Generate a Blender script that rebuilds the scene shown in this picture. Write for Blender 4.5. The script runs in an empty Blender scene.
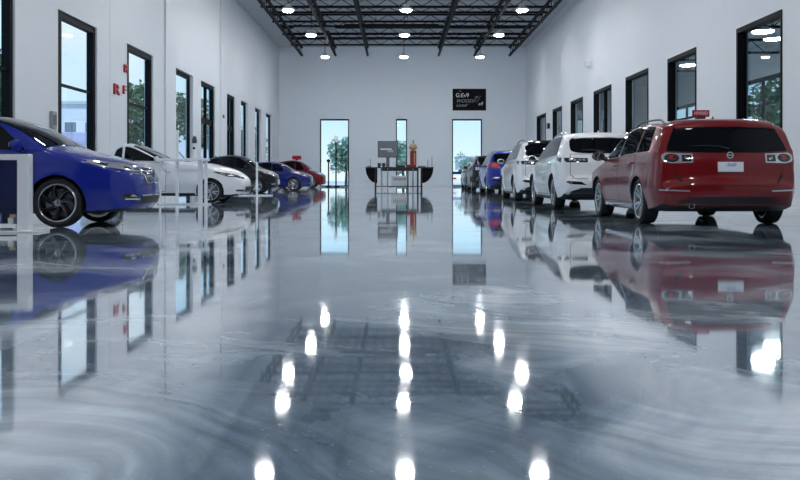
import bpy, bmesh, math, random
from mathutils import Vector, Matrix
from mathutils.bvhtree import BVHTree
from mathutils.geometry import delaunay_2d_cdt
random.seed(7)
SC = bpy.context.scene
COL = SC.collection
PI = math.pi
F, VX, HY, CH = 870.0, 397.0, 178.0, 0.643      # focal length (px), vanishing point, camera height


def P(px, py, Y):
    return ((px - VX) / F * Y, Y, CH + (HY - py) / F * Y)


# ------------------------------------------------------------------ materials
def nodes(name):
    m = bpy.data.materials.new(name)
    m.use_nodes = True
    nt = m.node_tree
    return m, nt, nt.nodes['Principled BSDF'], nt.nodes['Material Output']


def pmat(name, col, rough=.5, metal=0.0, coat=0.0, spec=.5, emis=None, estr=0, noise=0.0, nscale=8, bump=0.0):
    m, nt, b, o = nodes(name)
    b.inputs['Base Color'].default_value = (*col, 1)
    b.inputs['Roughness'].default_value = rough
    b.inputs['Metallic'].default_value = metal
    b.inputs['Coat Weight'].default_value = coat
    b.inputs['Coat Roughness'].default_value = .03
    b.inputs['Specular IOR Level'].default_value = spec
    if emis:
        b.inputs['Emission Color'].default_value = (*emis, 1)
        b.inputs['Emission Strength'].default_value = estr
    if noise or bump:
        tc = nt.nodes.new('ShaderNodeTexCoord')
        n = nt.nodes.new('ShaderNodeTexNoise')
        n.inputs['Scale'].default_value = nscale
        n.inputs['Detail'].default_value = 6
        nt.links.new(tc.outputs['Object'], n.inputs['Vector'])
        if noise:
            mx = nt.nodes.new('ShaderNodeMix')
            mx.data_type = 'RGBA'
            mx.inputs['A'].default_value = (*[c * (1 - noise) for c in col], 1)
            mx.inputs['B'].default_value = (*[min(1, c * (1 + noise)) for c in col], 1)
            nt.links.new(n.outputs['Fac'], mx.inputs['Factor'])
            nt.links.new(mx.outputs['Result'], b.inputs['Base Color'])
        if bump:
            bp = nt.nodes.new('ShaderNodeBump')
            bp.inputs['Strength'].default_value = bump
            bp.inputs['Distance'].default_value = .01
            nt.links.new(n.outputs['Fac'], bp.inputs['Height'])
            nt.links.new(bp.outputs['Normal'], b.inputs['Normal'])
    return m


def glassmat(name, tint=(1, 1, 1), refl=1.0):
    m, nt, b, o = nodes(name)
    nt.nodes.remove(b)
    t = nt.nodes.new('ShaderNodeBsdfTransparent')
    t.inputs['Color'].default_value = (*tint, 1)
    g = nt.nodes.new('ShaderNodeBsdfGlossy')
    g.inputs['Roughness'].default_value = .01
    fr = nt.nodes.new('ShaderNodeFresnel')
    fr.inputs['IOR'].default_value = 1.45
    mu = nt.nodes.new('ShaderNodeMath')
    mu.operation = 'MULTIPLY'
    mu.inputs[1].default_value = refl
    mx = nt.nodes.new('ShaderNodeMixShader')
    ge = nt.nodes.new('ShaderNodeNewGeometry')
    iv = nt.nodes.new('ShaderNodeMath')
    iv.operation = 'SUBTRACT'
    iv.inputs[0].default_value = refl
    nt.links.new(ge.outputs['Backfacing'], iv.inputs[1])
    iv.use_clamp = True
    nt.links.new(iv.outputs[0], mu.inputs[1])
    nt.links.new(fr.outputs[0], mu.inputs[0])
    nt.links.new(mu.outputs[0], mx.inputs[0])
    nt.links.new(t.outputs[0], mx.inputs[1])
    nt.links.new(g.outputs[0], mx.inputs[2])
    nt.links.new(mx.outputs[0], o.inputs['Surface'])
    return m


def floor_mat():
    m, nt, b, o = nodes('epoxy_floor')
    L = nt.links.new
    N = nt.nodes.new
    tc = N('ShaderNodeTexCoord')
    mp = N('ShaderNodeMapping')
    mp.inputs['Scale'].default_value = (.8, .75, 1)
    mp.inputs['Rotation'].default_value = (0, 0, .5)
    L(tc.outputs['Object'], mp.inputs['Vector'])
    # domain warp for trowelled swirls
    w = N('ShaderNodeTexNoise')
    w.inputs['Scale'].default_value = .45
    w.inputs['Detail'].default_value = 3
    L(mp.outputs[0], w.inputs['Vector'])
    sub = N('ShaderNodeVectorMath')
    sub.operation = 'SUBTRACT'
    sub.inputs[1].default_value = (.5, .5, .5)
    L(w.outputs['Color'], sub.inputs[0])
    sc = N('ShaderNodeVectorMath')
    sc.operation = 'SCALE'
    sc.inputs['Scale'].default_value = 2.0
    L(sub.outputs[0], sc.inputs[0])
    add = N('ShaderNodeVectorMath')
    L(mp.outputs[0], add.inputs[0])
    L(sc.outputs[0], add.inputs[1])
    n1 = N('ShaderNodeTexNoise')
    n1.inputs['Scale'].default_value = 1.1
    n1.inputs['Detail'].default_value = 7
    n1.inputs['Roughness'].default_value = .58
    n1.inputs['Distortion'].default_value = .6
    L(add.outputs[0], n1.inputs['Vector'])
    r1 = N('ShaderNodeValToRGB')
    e = r1.color_ramp.elements
    e[0].position, e[0].color = .33, FLOOR_COLS[0]
    e[1].position, e[1].color = .68, FLOOR_COLS[3]
    x = e.new(.45)
    x.color = FLOOR_COLS[1]
    x = e.new(.54)
    x.color = FLOOR_COLS[2]
    L(n1.outputs['Fac'], r1.inputs[0])
    # thin pale veins
    n2 = N('ShaderNodeTexNoise')
    n2.inputs['Scale'].default_value = .5
    n2.inputs['Detail'].default_value = 5
    n2.inputs['Distortion'].default_value = 1.2
    L(add.outputs[0], n2.inputs['Vector'])
    r2 = N('ShaderNodeValToRGB')
    e = r2.color_ramp.elements
    e[0].position, e[0].color = .475, (0, 0, 0, 1)
    e[1].position, e[1].color = .53, (0, 0, 0, 1)
    x = e.new(.5)
    x.color = (1, 1, 1, 1)
    L(n2.outputs['Fac'], r2.inputs[0])
    mf = N('ShaderNodeMath')
    mf.operation = 'MULTIPLY'
    mf.inputs[1].default_value = .45
    L(r2.outputs[0], mf.inputs[0])
    mx = N('ShaderNodeMix')
    mx.data_type = 'RGBA'
    mx.inputs['B'].default_value = (.55, .62, .68, 1)
    L(mf.outputs[0], mx.inputs['Factor'])
    L(r1.outputs[0], mx.inputs['A'])
    # fine metallic flecks
    n3 = N('ShaderNodeTexNoise')
    n3.inputs['Scale'].default_value = 60
    n3.inputs['Detail'].default_value = 2
    L(tc.outputs['Object'], n3.inputs['Vector'])
    r3 = N('ShaderNodeValToRGB')
    r3.color_ramp.elements[0].position = .66
    r3.color_ramp.elements[1].position = .74
    L(n3.outputs['Fac'], r3.inputs[0])
    mf3 = N('ShaderNodeMath')
    mf3.operation = 'MULTIPLY'
    mf3.inputs[1].default_value = .35
    L(r3.outputs[0], mf3.inputs[0])
    mx3 = N('ShaderNodeMix')
    mx3.data_type = 'RGBA'
    mx3.inputs['B'].default_value = (.8, .85, .9, 1)
    L(mf3.outputs[0], mx3.inputs['Factor'])
    # fine trowel streaks following the swirl
    ms = N('ShaderNodeMapping')
    ms.inputs['Scale'].default_value = (1.2, 14, 1)
    L(add.outputs[0], ms.inputs['Vector'])
    n4 = N('ShaderNodeTexNoise')
    n4.inputs['Scale'].default_value = 1.6
    n4.inputs['Detail'].default_value = 6
    L(ms.outputs[0], n4.inputs['Vector'])
    r4 = N('ShaderNodeMapRange')
    r4.inputs['From Min'].default_value = .3
    r4.inputs['From Max'].default_value = .7
    r4.inputs['To Min'].default_value = .74
    r4.inputs['To Max'].default_value = 1.26
    L(n4.outputs['Fac'], r4.inputs['Value'])
    vs4 = N('ShaderNodeVectorMath')
    vs4.operation = 'SCALE'
    L(mx.outputs['Result'], vs4.inputs[0])
    L(r4.outputs[0], vs4.inputs['Scale'])
    L(vs4.outputs[0], mx3.inputs['A'])
    L(mx3.outputs['Result'], b.inputs['Base Color'])
    b.inputs['Metallic'].default_value = FLOOR_METAL
    b.inputs['IOR'].default_value = 1.5
    b.inputs['Specular IOR Level'].default_value = .25
    mr = N('ShaderNodeMapRange')
    mr.inputs['From Min'].default_value = .3
    mr.inputs['From Max'].default_value = .7
    mr.inputs['To Min'].default_value = .02
    mr.inputs['To Max'].default_value = .08
    L(n1.outputs['Fac'], mr.inputs['Value'])
    L(mr.outputs[0], b.inputs['Roughness'])
    b.inputs['Coat IOR'].default_value = 1.5
    cw = N('ShaderNodeMapRange')
    cw.inputs['From Min'].default_value = .46
    cw.inputs['From Max'].default_value = .66
    cw.inputs['To Min'].default_value = .95
    cw.inputs['To Max'].default_value = .35
    L(n1.outputs['Fac'], cw.inputs['Value'])
    L(cw.outputs[0], b.inputs['Coat Weight'])
    b.inputs['Coat Roughness'].default_value = .035
    nb = N('ShaderNodeTexNoise')
    nb.inputs['Scale'].default_value = 1.6
    nb.inputs['Detail'].default_value = 2
    L(tc.outputs['Object'], nb.inputs['Vector'])
    bp = N('ShaderNodeBump')
    bp.inputs['Strength'].default_value = .022
    bp.inputs['Distance'].default_value = .02
    L(nb.outputs['Fac'], bp.inputs['Height'])
    L(bp.outputs['Normal'], b.inputs['Normal'])
    L(bp.outputs['Normal'], b.inputs['Coat Normal'])
    return m


FLOOR_COLS = [(.085, .14, .21, 1), (.21, .29, .38, 1), (.36, .45, .54, 1), (.70, .77, .84, 1)]
FLOOR_METAL = .05
M = {}
M['floor'] = floor_mat()
M['wall'] = pmat('wall_paint', (.745, .78, .81), .6, noise=.02, nscale=3)
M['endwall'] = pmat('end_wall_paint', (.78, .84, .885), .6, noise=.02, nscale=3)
M['deck'] = pmat('ceiling_deck', (.50, .51, .53), .8, noise=.15, nscale=2)
M['steel'] = pmat('black_steel', (.010, .011, .013), .7, spec=.15)
M['frame'] = pmat('black_frame', (.006, .007, .009), .6, spec=.12)
M['trimw'] = pmat('white_trim', (.82, .83, .85), .4)
M['white'] = pmat('white_lacquer', (.85, .86, .88), .25, coat=.5)
M['glass'] = glassmat('window_glass', (.93, .98, 1.0), .6)
M['glass_r'] = glassmat('partition_glass', (.80, .86, .88), 1.0)
M['lamp'] = pmat('lamp_diffuser', (1, 1, 1), .5, emis=(.97, .98, 1.0), estr=205)
M['lamp2'] = pmat('lamp_diffuser_soft', (1, 1, 1), .5, emis=(.95, .98, 1.0), estr=200)
M['chrome'] = pmat('chrome', (.8, .82, .85), .06, metal=1)
M['alloy'] = pmat('alloy', (.55, .57, .60), .22, metal=1)
M['alloy_dark'] = pmat('alloy_dark', (.015, .015, .018), .25, metal=.3, coat=.6)
M['tire'] = pmat('tyre_rubber', (.012, .012, .013), .75)
M['disc'] = pmat('brake_disc', (.25, .25, .26), .35, metal=1)
M['black'] = pmat('black_plastic', (.012, .012, .014), .45)
M['gloss_black'] = pmat('gloss_black', (.006, .006, .008), .08, coat=.6)
M['autoglass'] = pmat('tinted_auto_glass', (.003, .004, .006), .03, spec=.2)
M['gap'] = pmat('panel_gap', (.004, .004, .005), .8)
M['red'] = pmat('paint_red', (.165, .001, .004), .3, coat=1, spec=.2)
M['blue'] = pmat('paint_blue', (.003, .017, .27), .3, coat=1, spec=.2)
M['navy'] = pmat('paint_navy', (.004, .012, .14), .3, spec=.2, coat=.8)
M['whitep'] = pmat('paint_white', (.88, .89, .90), .3, coat=1.0)
M['blackp'] = pmat('paint_black', (.004, .005, .009), .3, spec=.15, coat=.6)
M['greyp'] = pmat('paint_grey', (.10, .11, .12), .28, metal=.4, coat=1.0)
M['silverp'] = pmat('paint_silver', (.5, .52, .55), .28, metal=.6, coat=1.0)
M['lens'] = pmat('clear_lens', (.62, .65, .68), .08, metal=.55, coat=1.0)
M['lens_dark'] = pmat('smoked_lens', (.03, .032, .036), .08, metal=.3, coat=1.0)
M['lens_red'] = pmat('red_lens', (.45, .01, .01), .1, coat=1.0)
M['plate'] = pmat('plate_white', (.8, .83, .88), .4)
M['ink_blue'] = pmat('ink_blue', (.05, .15, .5), .5)
M['ink_white'] = pmat('ink_white', (.85, .85, .85), .5)
M['ink_grey'] = pmat('ink_grey', (.35, .36, .38), .5)
M['sign_black'] = pmat('sign_black', (.006, .006, .008), .6, spec=.1)
M['sign_red'] = pmat('sign_red', (.42, .008, .02), .35)
M['red_matte'] = pmat('red_matte', (.25, .008, .012), .5)
M['screen'] = pmat('screen_grey', (.16, .17, .19), .25)
M['grey'] = pmat('mid_grey', (.3, .31, .33), .5)
M['greyl'] = pmat('light_grey', (.55, .56, .58), .5)
M['tan'] = pmat('tan', (.42, .30, .17), .6)
M['adjwall'] = pmat('side_room_paint', (.52, .57, .60), .7)
M['adjfloor'] = pmat('side_room_floor', (.3, .32, .34), .3)
M['asphalt'] = pmat('pale_asphalt', (.55, .56, .57), .9, noise=.12, nscale=1.5)
M['grass'] = pmat('lawn', (.09, .2, .05), .9, noise=.3, nscale=5)
M['leaf'] = pmat('leaf_green', (.055, .13, .05), .7, noise=.4, nscale=3)
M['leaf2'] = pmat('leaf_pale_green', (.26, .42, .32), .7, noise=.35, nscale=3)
M['bark'] = pmat('bark', (.09, .07, .055), .9, noise=.3, nscale=6)
M['bldg'] = pmat('pale_facade', (.66, .70, .76), .8)
M['bldg2'] = pmat('lilac_band', (.40, .42, .62), .7)
M['bldgwin'] = pmat('facade_window', (.16, .20, .26), .15)
M['green_dark'] = pmat('dark_green_cap', (.02, .06, .05), .3)


# ------------------------------------------------------------------ mesh helpers
class MB:
    def __init__(s):
        s.v, s.f, s.mi, s.cur = [], [], [], 0

    def add(s, vs, fs):
        b = len(s.v)
        s.v += [tuple(v) for v in vs]
        for f in fs:
            s.f.append(tuple(b + i for i in f))
            s.mi.append(s.cur)
        return s

    def box(s, x0, y0, z0, x1, y1, z1):
        vs = [(x0, y0, z0), (x1, y0, z0), (x1, y1, z0), (x0, y1, z0), (x0, y0, z1), (x1, y0, z1), (x1, y1, z1), (x0, y1, z1)]
        return s.add(vs, [(3, 2, 1, 0), (4, 5, 6, 7), (0, 1, 5, 4), (1, 2, 6, 5), (2, 3, 7, 6), (3, 0, 4, 7)])

    def tube(s, pts, r, n=10, cap=True):
        pts = [Vector(p) for p in pts]
        rr = r if isinstance(r, (list, tuple)) else [r] * len(pts)
        vs, fs = [], []
        ref = None
        for i, p in enumerate(pts):
            d = (pts[min(i + 1, len(pts) - 1)] - pts[max(i - 1, 0)]).normalized()
            if ref is None:
                ref = d.orthogonal().normalized()
            a = (ref - d * ref.dot(d))
            a = a.normalized() if a.length > 1e-6 else d.orthogonal().normalized()
            ref = a
            c = d.cross(a)
            for k in range(n):
                t = 2 * PI * k / n
                vs.append(p + (a * math.cos(t) + c * math.sin(t)) * rr[i])
        for i in range(len(pts) - 1):
            for k in range(n):
                k2 = (k + 1) % n
                fs.append((i * n + k, i * n + k2, (i + 1) * n + k2, (i + 1) * n + k))
        if cap:
            fs.append(tuple(range(n - 1, -1, -1)))
            fs.append(tuple((len(pts) - 1) * n + k for k in range(n)))
        return s.add(vs, fs)

    def lathe(s, prof, n=32, axis='z', c=(0, 0, 0), closed=False):
        """prof: list of (r, h)"""
        vs, fs = [], []
        for (r, h) in prof:
            for k in range(n):
                t = 2 * PI * k / n
                a, b = r * math.cos(t), r * math.sin(t)
                p = (a, b, h) if axis == 'z' else (a, h, -b) if axis == 'y' else (h, a, b)
                vs.append((p[0] + c[0], p[1] + c[1], p[2] + c[2]))
        m = len(prof)
        for i in range(m if closed else m - 1):
            j = (i + 1) % m
            for k in range(n):
                k2 = (k + 1) % n
                fs.append((i * n + k, i * n + k2, j * n + k2, j * n + k))
        if not closed:
            if prof[0][0] > 1e-5:
                fs.append(tuple(range(n - 1, -1, -1)))
            if prof[-1][0] > 1e-5:
                fs.append(tuple((m - 1) * n + k for k in range(n)))
        return s.add(vs, fs)

    def prism(s, poly, y0, y1, axis='y'):
        """2D polygon (a,b) extruded along axis"""
        n = len(poly)
        q = lambda a, b, t: (a, t, b) if axis == 'y' else (t, a, b) if axis == 'x' else (a, b, t)
        vs = [q(a, b, y0) for a, b in poly] + [q(a, b, y1) for a, b in poly]
        fs = [tuple(range(n)), tuple(range(2 * n - 1, n - 1, -1))]
        fs += [(i, i + n, (i + 1) % n + n, (i + 1) % n) for i in range(n)]
        return s.add(vs, fs)

    def build(s, name, mats, parent=None, loc=(0, 0, 0), smooth=None, bevel=0, weld=False):
        me = bpy.data.meshes.new(name)
        me.from_pydata(s.v, [], s.f)
        for m in (mats if isinstance(mats, (list, tuple)) else [mats]):
            me.materials.append(m)
        me.polygons.foreach_set('material_index', s.mi)
        bm = bmesh.new()
        bm.from_mesh(me)
        if weld:
            bmesh.ops.remove_doubles(bm, verts=bm.verts, dist=1e-5)
        if bevel:
            bmesh.ops.bevel(bm, geom=[e for e in bm.edges if len(e.link_faces) == 2 and e.calc_face_angle(0) > .6], offset=bevel, segments=2, profile=.6, affect='EDGES')
        bmesh.ops.recalc_face_normals(bm, faces=bm.faces)
        bm.to_mesh(me)
        bm.free()
        if smooth:
            me.polygons.foreach_set('use_smooth', [True] * len(me.polygons))
            me.set_sharp_from_angle(angle=math.radians(smooth))
        return link(name, me, parent, loc)


def link(name, me, parent=None, loc=(0, 0, 0)):
    o = bpy.data.objects.new(name, me)
    COL.objects.link(o)
    o.location = loc
    if parent is not None:
        o.parent = parent
    return o


def empty(name, label, cat, loc=(0, 0, 0), rz=0, group=None):
    o = bpy.data.objects.new(name, None)
    COL.objects.link(o)
    o.location = loc
    o.rotation_euler = (0, 0, rz)
    return tag(o, label, cat, group)


def tag(o, label=None, cat=None, group=None, kind=None):
    if label:
        o['label'] = label
    if cat:
        o['category'] = cat
    if group:
        o['group'] = group
    if kind:
        o['kind'] = kind
    return o


def copy_tree(o, parent=None):
    c = o.copy()
    COL.objects.link(c)
    if parent is not None:
        c.parent = parent
    for ch in list(o.children):
        copy_tree(ch, c)
    return c


def text_obj(name, txt, size, mat, parent, loc, rot, ext=.004, align='CENTER', shear=0, sx=1.0):
    cu = bpy.data.curves.new(name + '_tmp', 'FONT')
    cu.body = txt
    cu.size = size
    cu.extrude = ext
    cu.align_x = align
    cu.align_y = 'CENTER'
    cu.shear = shear
    to = bpy.data.objects.new(name + '_tmp', cu)
    COL.objects.link(to)
    dg = bpy.context.evaluated_depsgraph_get()
    dg.update()
    me = bpy.data.meshes.new_from_object(to.evaluated_get(dg))
    bpy.data.objects.remove(to)
    bpy.data.curves.remove(cu)
    me.name = name
    me.materials.clear()
    me.materials.append(mat)
    for v in me.vertices:
        v.co.x *= sx
    o = link(name, me, parent, loc)
    o.rotation_euler = rot
    return o


def catmull(pts, step=.02):
    """dense centripetal-ish spline through (a,b) points"""
    out = []
    P_ = [Vector(p) for p in pts]
    P_ = [P_[0] * 2 - P_[1]] + P_ + [P_[-1] * 2 - P_[-2]]
    for i in range(1, len(P_) - 2):
        p0, p1, p2, p3 = P_[i - 1], P_[i], P_[i + 1], P_[i + 2]
        t0 = 0
        t1 = t0 + max(1e-4, (p1 - p0).length ** .5)
        t2 = t1 + max(1e-4, (p2 - p1).length ** .5)
        t3 = t2 + max(1e-4, (p3 - p2).length ** .5)
        n = max(2, int((p2 - p1).length / step))
        for k in range(n):
            t = t1 + (t2 - t1) * k / n
            a1 = p0 * ((t1 - t) / (t1 - t0)) + p1 * ((t - t0) / (t1 - t0))
            a2 = p1 * ((t2 - t) / (t2 - t1)) + p2 * ((t - t1) / (t2 - t1))
            a3 = p2 * ((t3 - t) / (t3 - t2)) + p3 * ((t - t2) / (t3 - t2))
            b1 = a1 * ((t2 - t) / (t2 - t0)) + a2 * ((t - t0) / (t2 - t0))
            b2 = a2 * ((t3 - t) / (t3 - t1)) + a3 * ((t - t1) / (t3 - t1))
            out.append(b1 * ((t2 - t) / (t2 - t1)) + b2 * ((t - t1) / (t2 - t1)))
    out.append(P_[-2])
    return out


def sstep(a, b, x):
    t = max(0.0, min(1.0, (x - a) / (b - a)))
    return t * t * (3 - 2 * t)


def lerp_list(pts, x):
    if x <= pts[0][0]:
        return pts[0][1]
    for (a, b), (c, d) in zip(pts, pts[1:]):
        if x <= c:
            return b + (d - b) * (x - a) / max(1e-9, c - a)
    return pts[-1][1]


# ------------------------------------------------------------------ car builder
WHEELS = {}


def wheel_meshes(r, style):
    key = (round(r, 3), style)
    if key in WHEELS:
        return WHEELS[key]
    w = .11
    ri = r * .78
    t = MB()
    t.lathe([(ri, -w * .86), (ri + .01, -w), (r - .03, -w), (r - .008, -w * .86), (r, -w * .5), (r, w * .5), (r - .008, w * .86), (r - .03, w), (r - .05, w * 1.04), (ri + .015, w * 1.0), (ri, w * .86)], 48, 'y', closed=True)
    rim = MB()
    # barrel and lip
    rim.cur = 0
    rim.lathe([(ri + .003, w * .9), (ri - .008, w * .96), (ri - .020, w * .90), (ri - .028, w * .6), (ri - .03, -w * .8), (ri + .003, -w * .8)], 48, 'y', closed=True)
    rim.cur = 1
    rim.lathe([(0.001, -.01), (ri - .03, -.01), (ri - .03, -.03), (0.001, -.03)], 40, 'y')
    rim.cur = 0 if style != 'swirl' else 1
    sp = MB()

    def spoke(a0, a1, wr0, wr1, mi, y0, y1, n=8):
        vs = []
        for i in range(n + 1):
            u = i / n
            rad = .03 + (ri - .03 + .012) * u
            a = a0 + (a1 - a0) * u ** 1.4
            ww = wr0 + (wr1 - wr0) * u
            c, s_ = math.cos(a), math.sin(a)
            yo = y0 + (y1 - y0) * u
            for (dw, yy) in ((-ww, yo - .03), (-ww * .75, yo), (ww * .75, yo), (ww, yo - .03)):
                vs.append((rad * c - dw * s_, yy, rad * s_ + dw * c))
        fs = []
        for i in range(n):
            for k in range(3):
                fs.append((i * 4 + k, i * 4 + k + 1, i * 4 + k + 5, i * 4 + k + 4))
        rim.cur = mi
        rim.add(vs, fs)
    if style == 'swirl':
        for k in range(7):
            a = 2 * PI * k / 7 + .2
            spoke(a, a + .55, .030, .042, 1, w * .62, w * .88)
            spoke(a + .10, a + .62, .004, .0045, 0, w * .66, w * .93)
    elif style == 'ten':
        for k in range(5):
            a = 2 * PI * k / 5 + PI / 2
            spoke(a - .16, a - .24, .022, .016, 0, w * .6, w * .9)
            spoke(a + .16, a + .24, .022, .016, 0, w * .6, w * .9)
    else:
        for k in range(5):
            a = 2 * PI * k / 5 + PI / 2
            spoke(a, a, .040, .030, 0, w * .55, w * .9)
    rim.cur = 0
    rim.lathe([(.001, w * .74), (.03, w * .74), (.045, w * .70), (.05, w * .5), (.05, 0)], 20, 'y')
    for k in range(5):
        a = 2 * PI * k / 5 + .3
        rim.lathe([(.001, w * .72), (.008, w * .72), (.009, w * .6)], 8, 'y', c=(.062 * math.cos(a), 0, .062 * math.sin(a)))
    d = MB().lathe([(.05, .012), (ri * .72, .012), (ri * .72, -.005), (.05, -.005)], 32, 'y', closed=True)
    to = t.build('tyre', M['tire'], smooth=35)
    ro = rim.build('rim', [M['alloy'], M['alloy_dark']], smooth=35)
    do = d.build('brake_disc', M['disc'], smooth=35)
    ms = (to.data, ro.data, do.data)
    for o in (to, ro, do):
        bpy.data.objects.remove(o)
    WHEELS[key] = ms
    return ms


def largest(fs):
    par = {}

    def fd(a):
        while par[a] != a:
            par[a] = par[par[a]]
            a = par[a]
        return a
    for f in fs:
        for i in f:
            par.setdefault(i, i)
        for i in f[1:]:
            par[fd(i)] = fd(f[0])
    cnt = {}
    for f in fs:
        cnt.setdefault(fd(f[0]), []).append(f)
    return max(cnt.values(), key=len)


class Car:
    def __init__(s, sp):
        s.sp = sp
        s.L, s.W = sp['L'], sp['W']
        s.hw0 = s.W / 2
        s.top = catmull(sp['top'], .03)
        # enforce monotone d
        mono = [s.top[0]]
        for p in s.top[1:]:
            if p.x > mono[-1].x + 1e-4:
                mono.append(p)
        s.top = mono
        s.topl = [(p.x, p.y) for p in mono]
        s.bot = sp.get('bot', [(0, .42), (.02, .30), (.08, .22), (.25, .185), (.6, .17), (s.L - .6, .18), (s.L - .25, .23), (s.L - .06, .33), (s.L, .42)])
        s.xf = sp['fo']
        s.xr = sp['fo'] + sp['wb']
        s.r = sp['r']
        s.make()

    def Z(s, d):
        return lerp_list(s.topl, d)

    def belt(s, d):
        return lerp_list(s.sp['belt'], d)

    def e(s, d):
        h = s.Z(d) - lerp_list(s.bot, d)
        cr = s.sp.get('crown', .10)
        return min(cr, .42 * h)

    def hw(s, d, z):
        sp = s.sp
        b = s.hw0
        rf, rr = sp.get('rf', .55), sp.get('rr', .40)
        if d < rf:
            b *= 1 - (1 - sp.get('cf', .70)) * (1 - d / rf) ** 2.6
        if s.L - d < rr:
            b *= 1 - (1 - sp.get('cr', .80)) * (1 - (s.L - d) / rr) ** 2.6
        g = .925 + .075 * sstep(.16, .52, z)
        bl = s.belt(d)
        if z > .6:
            g -= .028 * sstep(.6, bl, z) * 1.0
        if z > bl:
            t = z - bl
            g -= (.012 * sstep(0, .03, t) + t * sp.get('tumble', .36) + .10 * t * t) / s.hw0
        y = b * g
        # subtle shoulder crease and wheel flares
        cz = .70 * bl + .18 - .0 * d
        y += .010 * math.exp(-((z - cz) / .05) ** 2)
        y -= .012 * math.exp(-((z - .42) / .10) ** 2) * sstep(s.xf + .3, s.xf + .6, d) * (1 - sstep(s.xr - .6, s.xr - .3, d))
        fl = sp.get('flare', .014)
        for wx in (s.xf, s.xr):
            q = math.hypot(d - wx, z - s.r)
            if q < s.r + .35:
                y += fl * math.exp(-((q - s.r - .06) / .09) ** 2)
        return y

    def warp(s, d, y):
        sp = s.sp
        k = 0
        if d < 2.4:
            k -= sp.get('kf', .22) * (1 - d / 2.4) ** 1.0
        if s.L - d < 1.6:
            k += sp.get('kr', .13) * (1 - (s.L - d) / 1.6)
        return s.L / 2 - d + k * (abs(y) / s.hw0) ** 2

    def wpt(s, d, z):
        """side-view polygon point -> warped (x,z)"""
        return (s.warp(d, s.hw(d, z)), z)

    def make(s):
        stations = s.topl
        nA, nB, nC = 14, 9, 9
        ring_half = []
        rows = []
        for (d, zt) in stations:
            zb = lerp_list(s.bot, d)
            zt = max(zt, zb + .04)
            e = min(s.sp.get('crown', .10), .42 * (zt - zb))
            ze = zt - e
            bl = min(s.belt(d), ze)
            half = [(0, zb)]
            hb = s.hw(d, zb)
            half.append((hb * .6, zb))
            half.append((hb * .92, zb + .0))
            zs = [zb + .03 + (bl - zb - .03) * i / nA for i in range(nA + 1)]
            for z in zs:
                half.append((s.hw(d, z), z))
            for i in range(1, nB + 1):
                z = bl + (ze - bl) * i / nB
                half.append((s.hw(d, z), z))
            yt = s.hw(d, ze)
            n = 2.7
            for i in range(1, nC + 1):
                th = PI / 2 * i / nC
                y = yt * max(0, math.cos(th)) ** (2 / n)
                z = ze + e * math.sin(th) ** (2 / 2.3)
                half.append((y, z))
            half[-1] = (0, zt)
            rows.append((d, half))
        vs, fs = [], []
        nh = len(rows[0][1])
        n = 2 * nh - 2
        for d, half in rows:
            full = half + [(-y, z) for y, z in half[-2:0:-1]]
            for y, z in full:
                vs.append((s.warp(d, y), y, z))
        for i in range(len(rows) - 1):
            for k in range(n):
                k2 = (k + 1) % n
                fs.append((i * n + k, i * n + k2, (i + 1) * n + k2, (i + 1) * n + k))
        fs.append(tuple(range(n - 1, -1, -1)))
        fs.append(tuple((len(rows) - 1) * n + k for k in range(n)))
        me = bpy.data.meshes.new('body')
        me.from_pydata(vs, [], fs)
        bm = bmesh.new()
        bm.from_mesh(me)
        bmesh.ops.remove_doubles(bm, verts=bm.verts, dist=2e-4)
        bmesh.ops.dissolve_degenerate(bm, edges=bm.edges, dist=1e-4)
        bmesh.ops.recalc_face_normals(bm, faces=bm.faces)
        bmesh.ops.triangulate(bm, faces=[f for f in bm.faces if len(f.verts) > 4])
        bm.to_mesh(me)
        bm.free()
        me.polygons.foreach_set('use_smooth', [True] * len(me.polygons))
        s.me = me
        # bvh with smooth normals
        me.calc_loop_triangles()
        s.co = [v.co.copy() for v in me.vertices]
        s.no = [v.normal.copy() for v in me.vertices]
        s.tris = [tuple(t.vertices) for t in me.loop_triangles]
        s.bvh = BVHTree.FromPolygons(s.co, s.tris)
        s.cut()

    def cut(s):
        sp = s.sp
        cm = MB()
        R = s.r + .05
        for wx in (s.xf, s.xr):
            X = s.warp(wx, s.hw0 * .95)
            for sg in (1, -1):
                a, b = sg * (s.hw0 - .30), sg * (s.hw0 + .25)
                cm.lathe([(R, min(a, b)), (R, max(a, b))], 40, 'y', c=(X, 0, s.r - .01))
        for (poly, side) in sp.get('cutouts', []):
            cm.prism(poly, -2, 2, 'y')
        cme = bpy.data.meshes.new('cut')
        cme.from_pydata(cm.v, [], cm.f)
        bm = bmesh.new()
        bm.from_mesh(cme)
        bmesh.ops.recalc_face_normals(bm, faces=bm.faces)
        bm.to_mesh(cme)
        bm.free()
        co = link('cut_tmp', cme)
        bo = link('body_tmp', s.me)
        md = bo.modifiers.new('b', 'BOOLEAN')
        md.operation = 'DIFFERENCE'
        md.solver = 'EXACT'
        md.object = co
        dg = bpy.context.evaluated_depsgraph_get()
        dg.update()
        out = bpy.data.meshes.new_from_object(bo.evaluated_get(dg))
        bpy.data.objects.remove(bo)
        bpy.data.objects.remove(co)
        out.name = 'body'
        out.materials.clear()
        out.materials.append(sp['paint'])
        out.materials.append(M['black'])
        mi, smooth = [], []
        for p in out.polygons:
            c, nn = p.center, p.normal
            dark = nn.z < -.72 and c.z < .5
            for wx in (s.xf, s.xr):
                X = s.warp(wx, s.hw0 * .95)
                q = math.hypot(c.x - X, c.z - (s.r - .01))
                if q < R + .004 and abs(c.y) > s.hw0 - .31:
                    dark = True
            mi.append(1 if dark else 0)
        out.polygons.foreach_set('material_index', mi)
        out.polygons.foreach_set('use_smooth', [True] * len(out.polygons))
        out.set_sharp_from_angle(angle=math.radians(38))
        s.body_me = out

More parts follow.
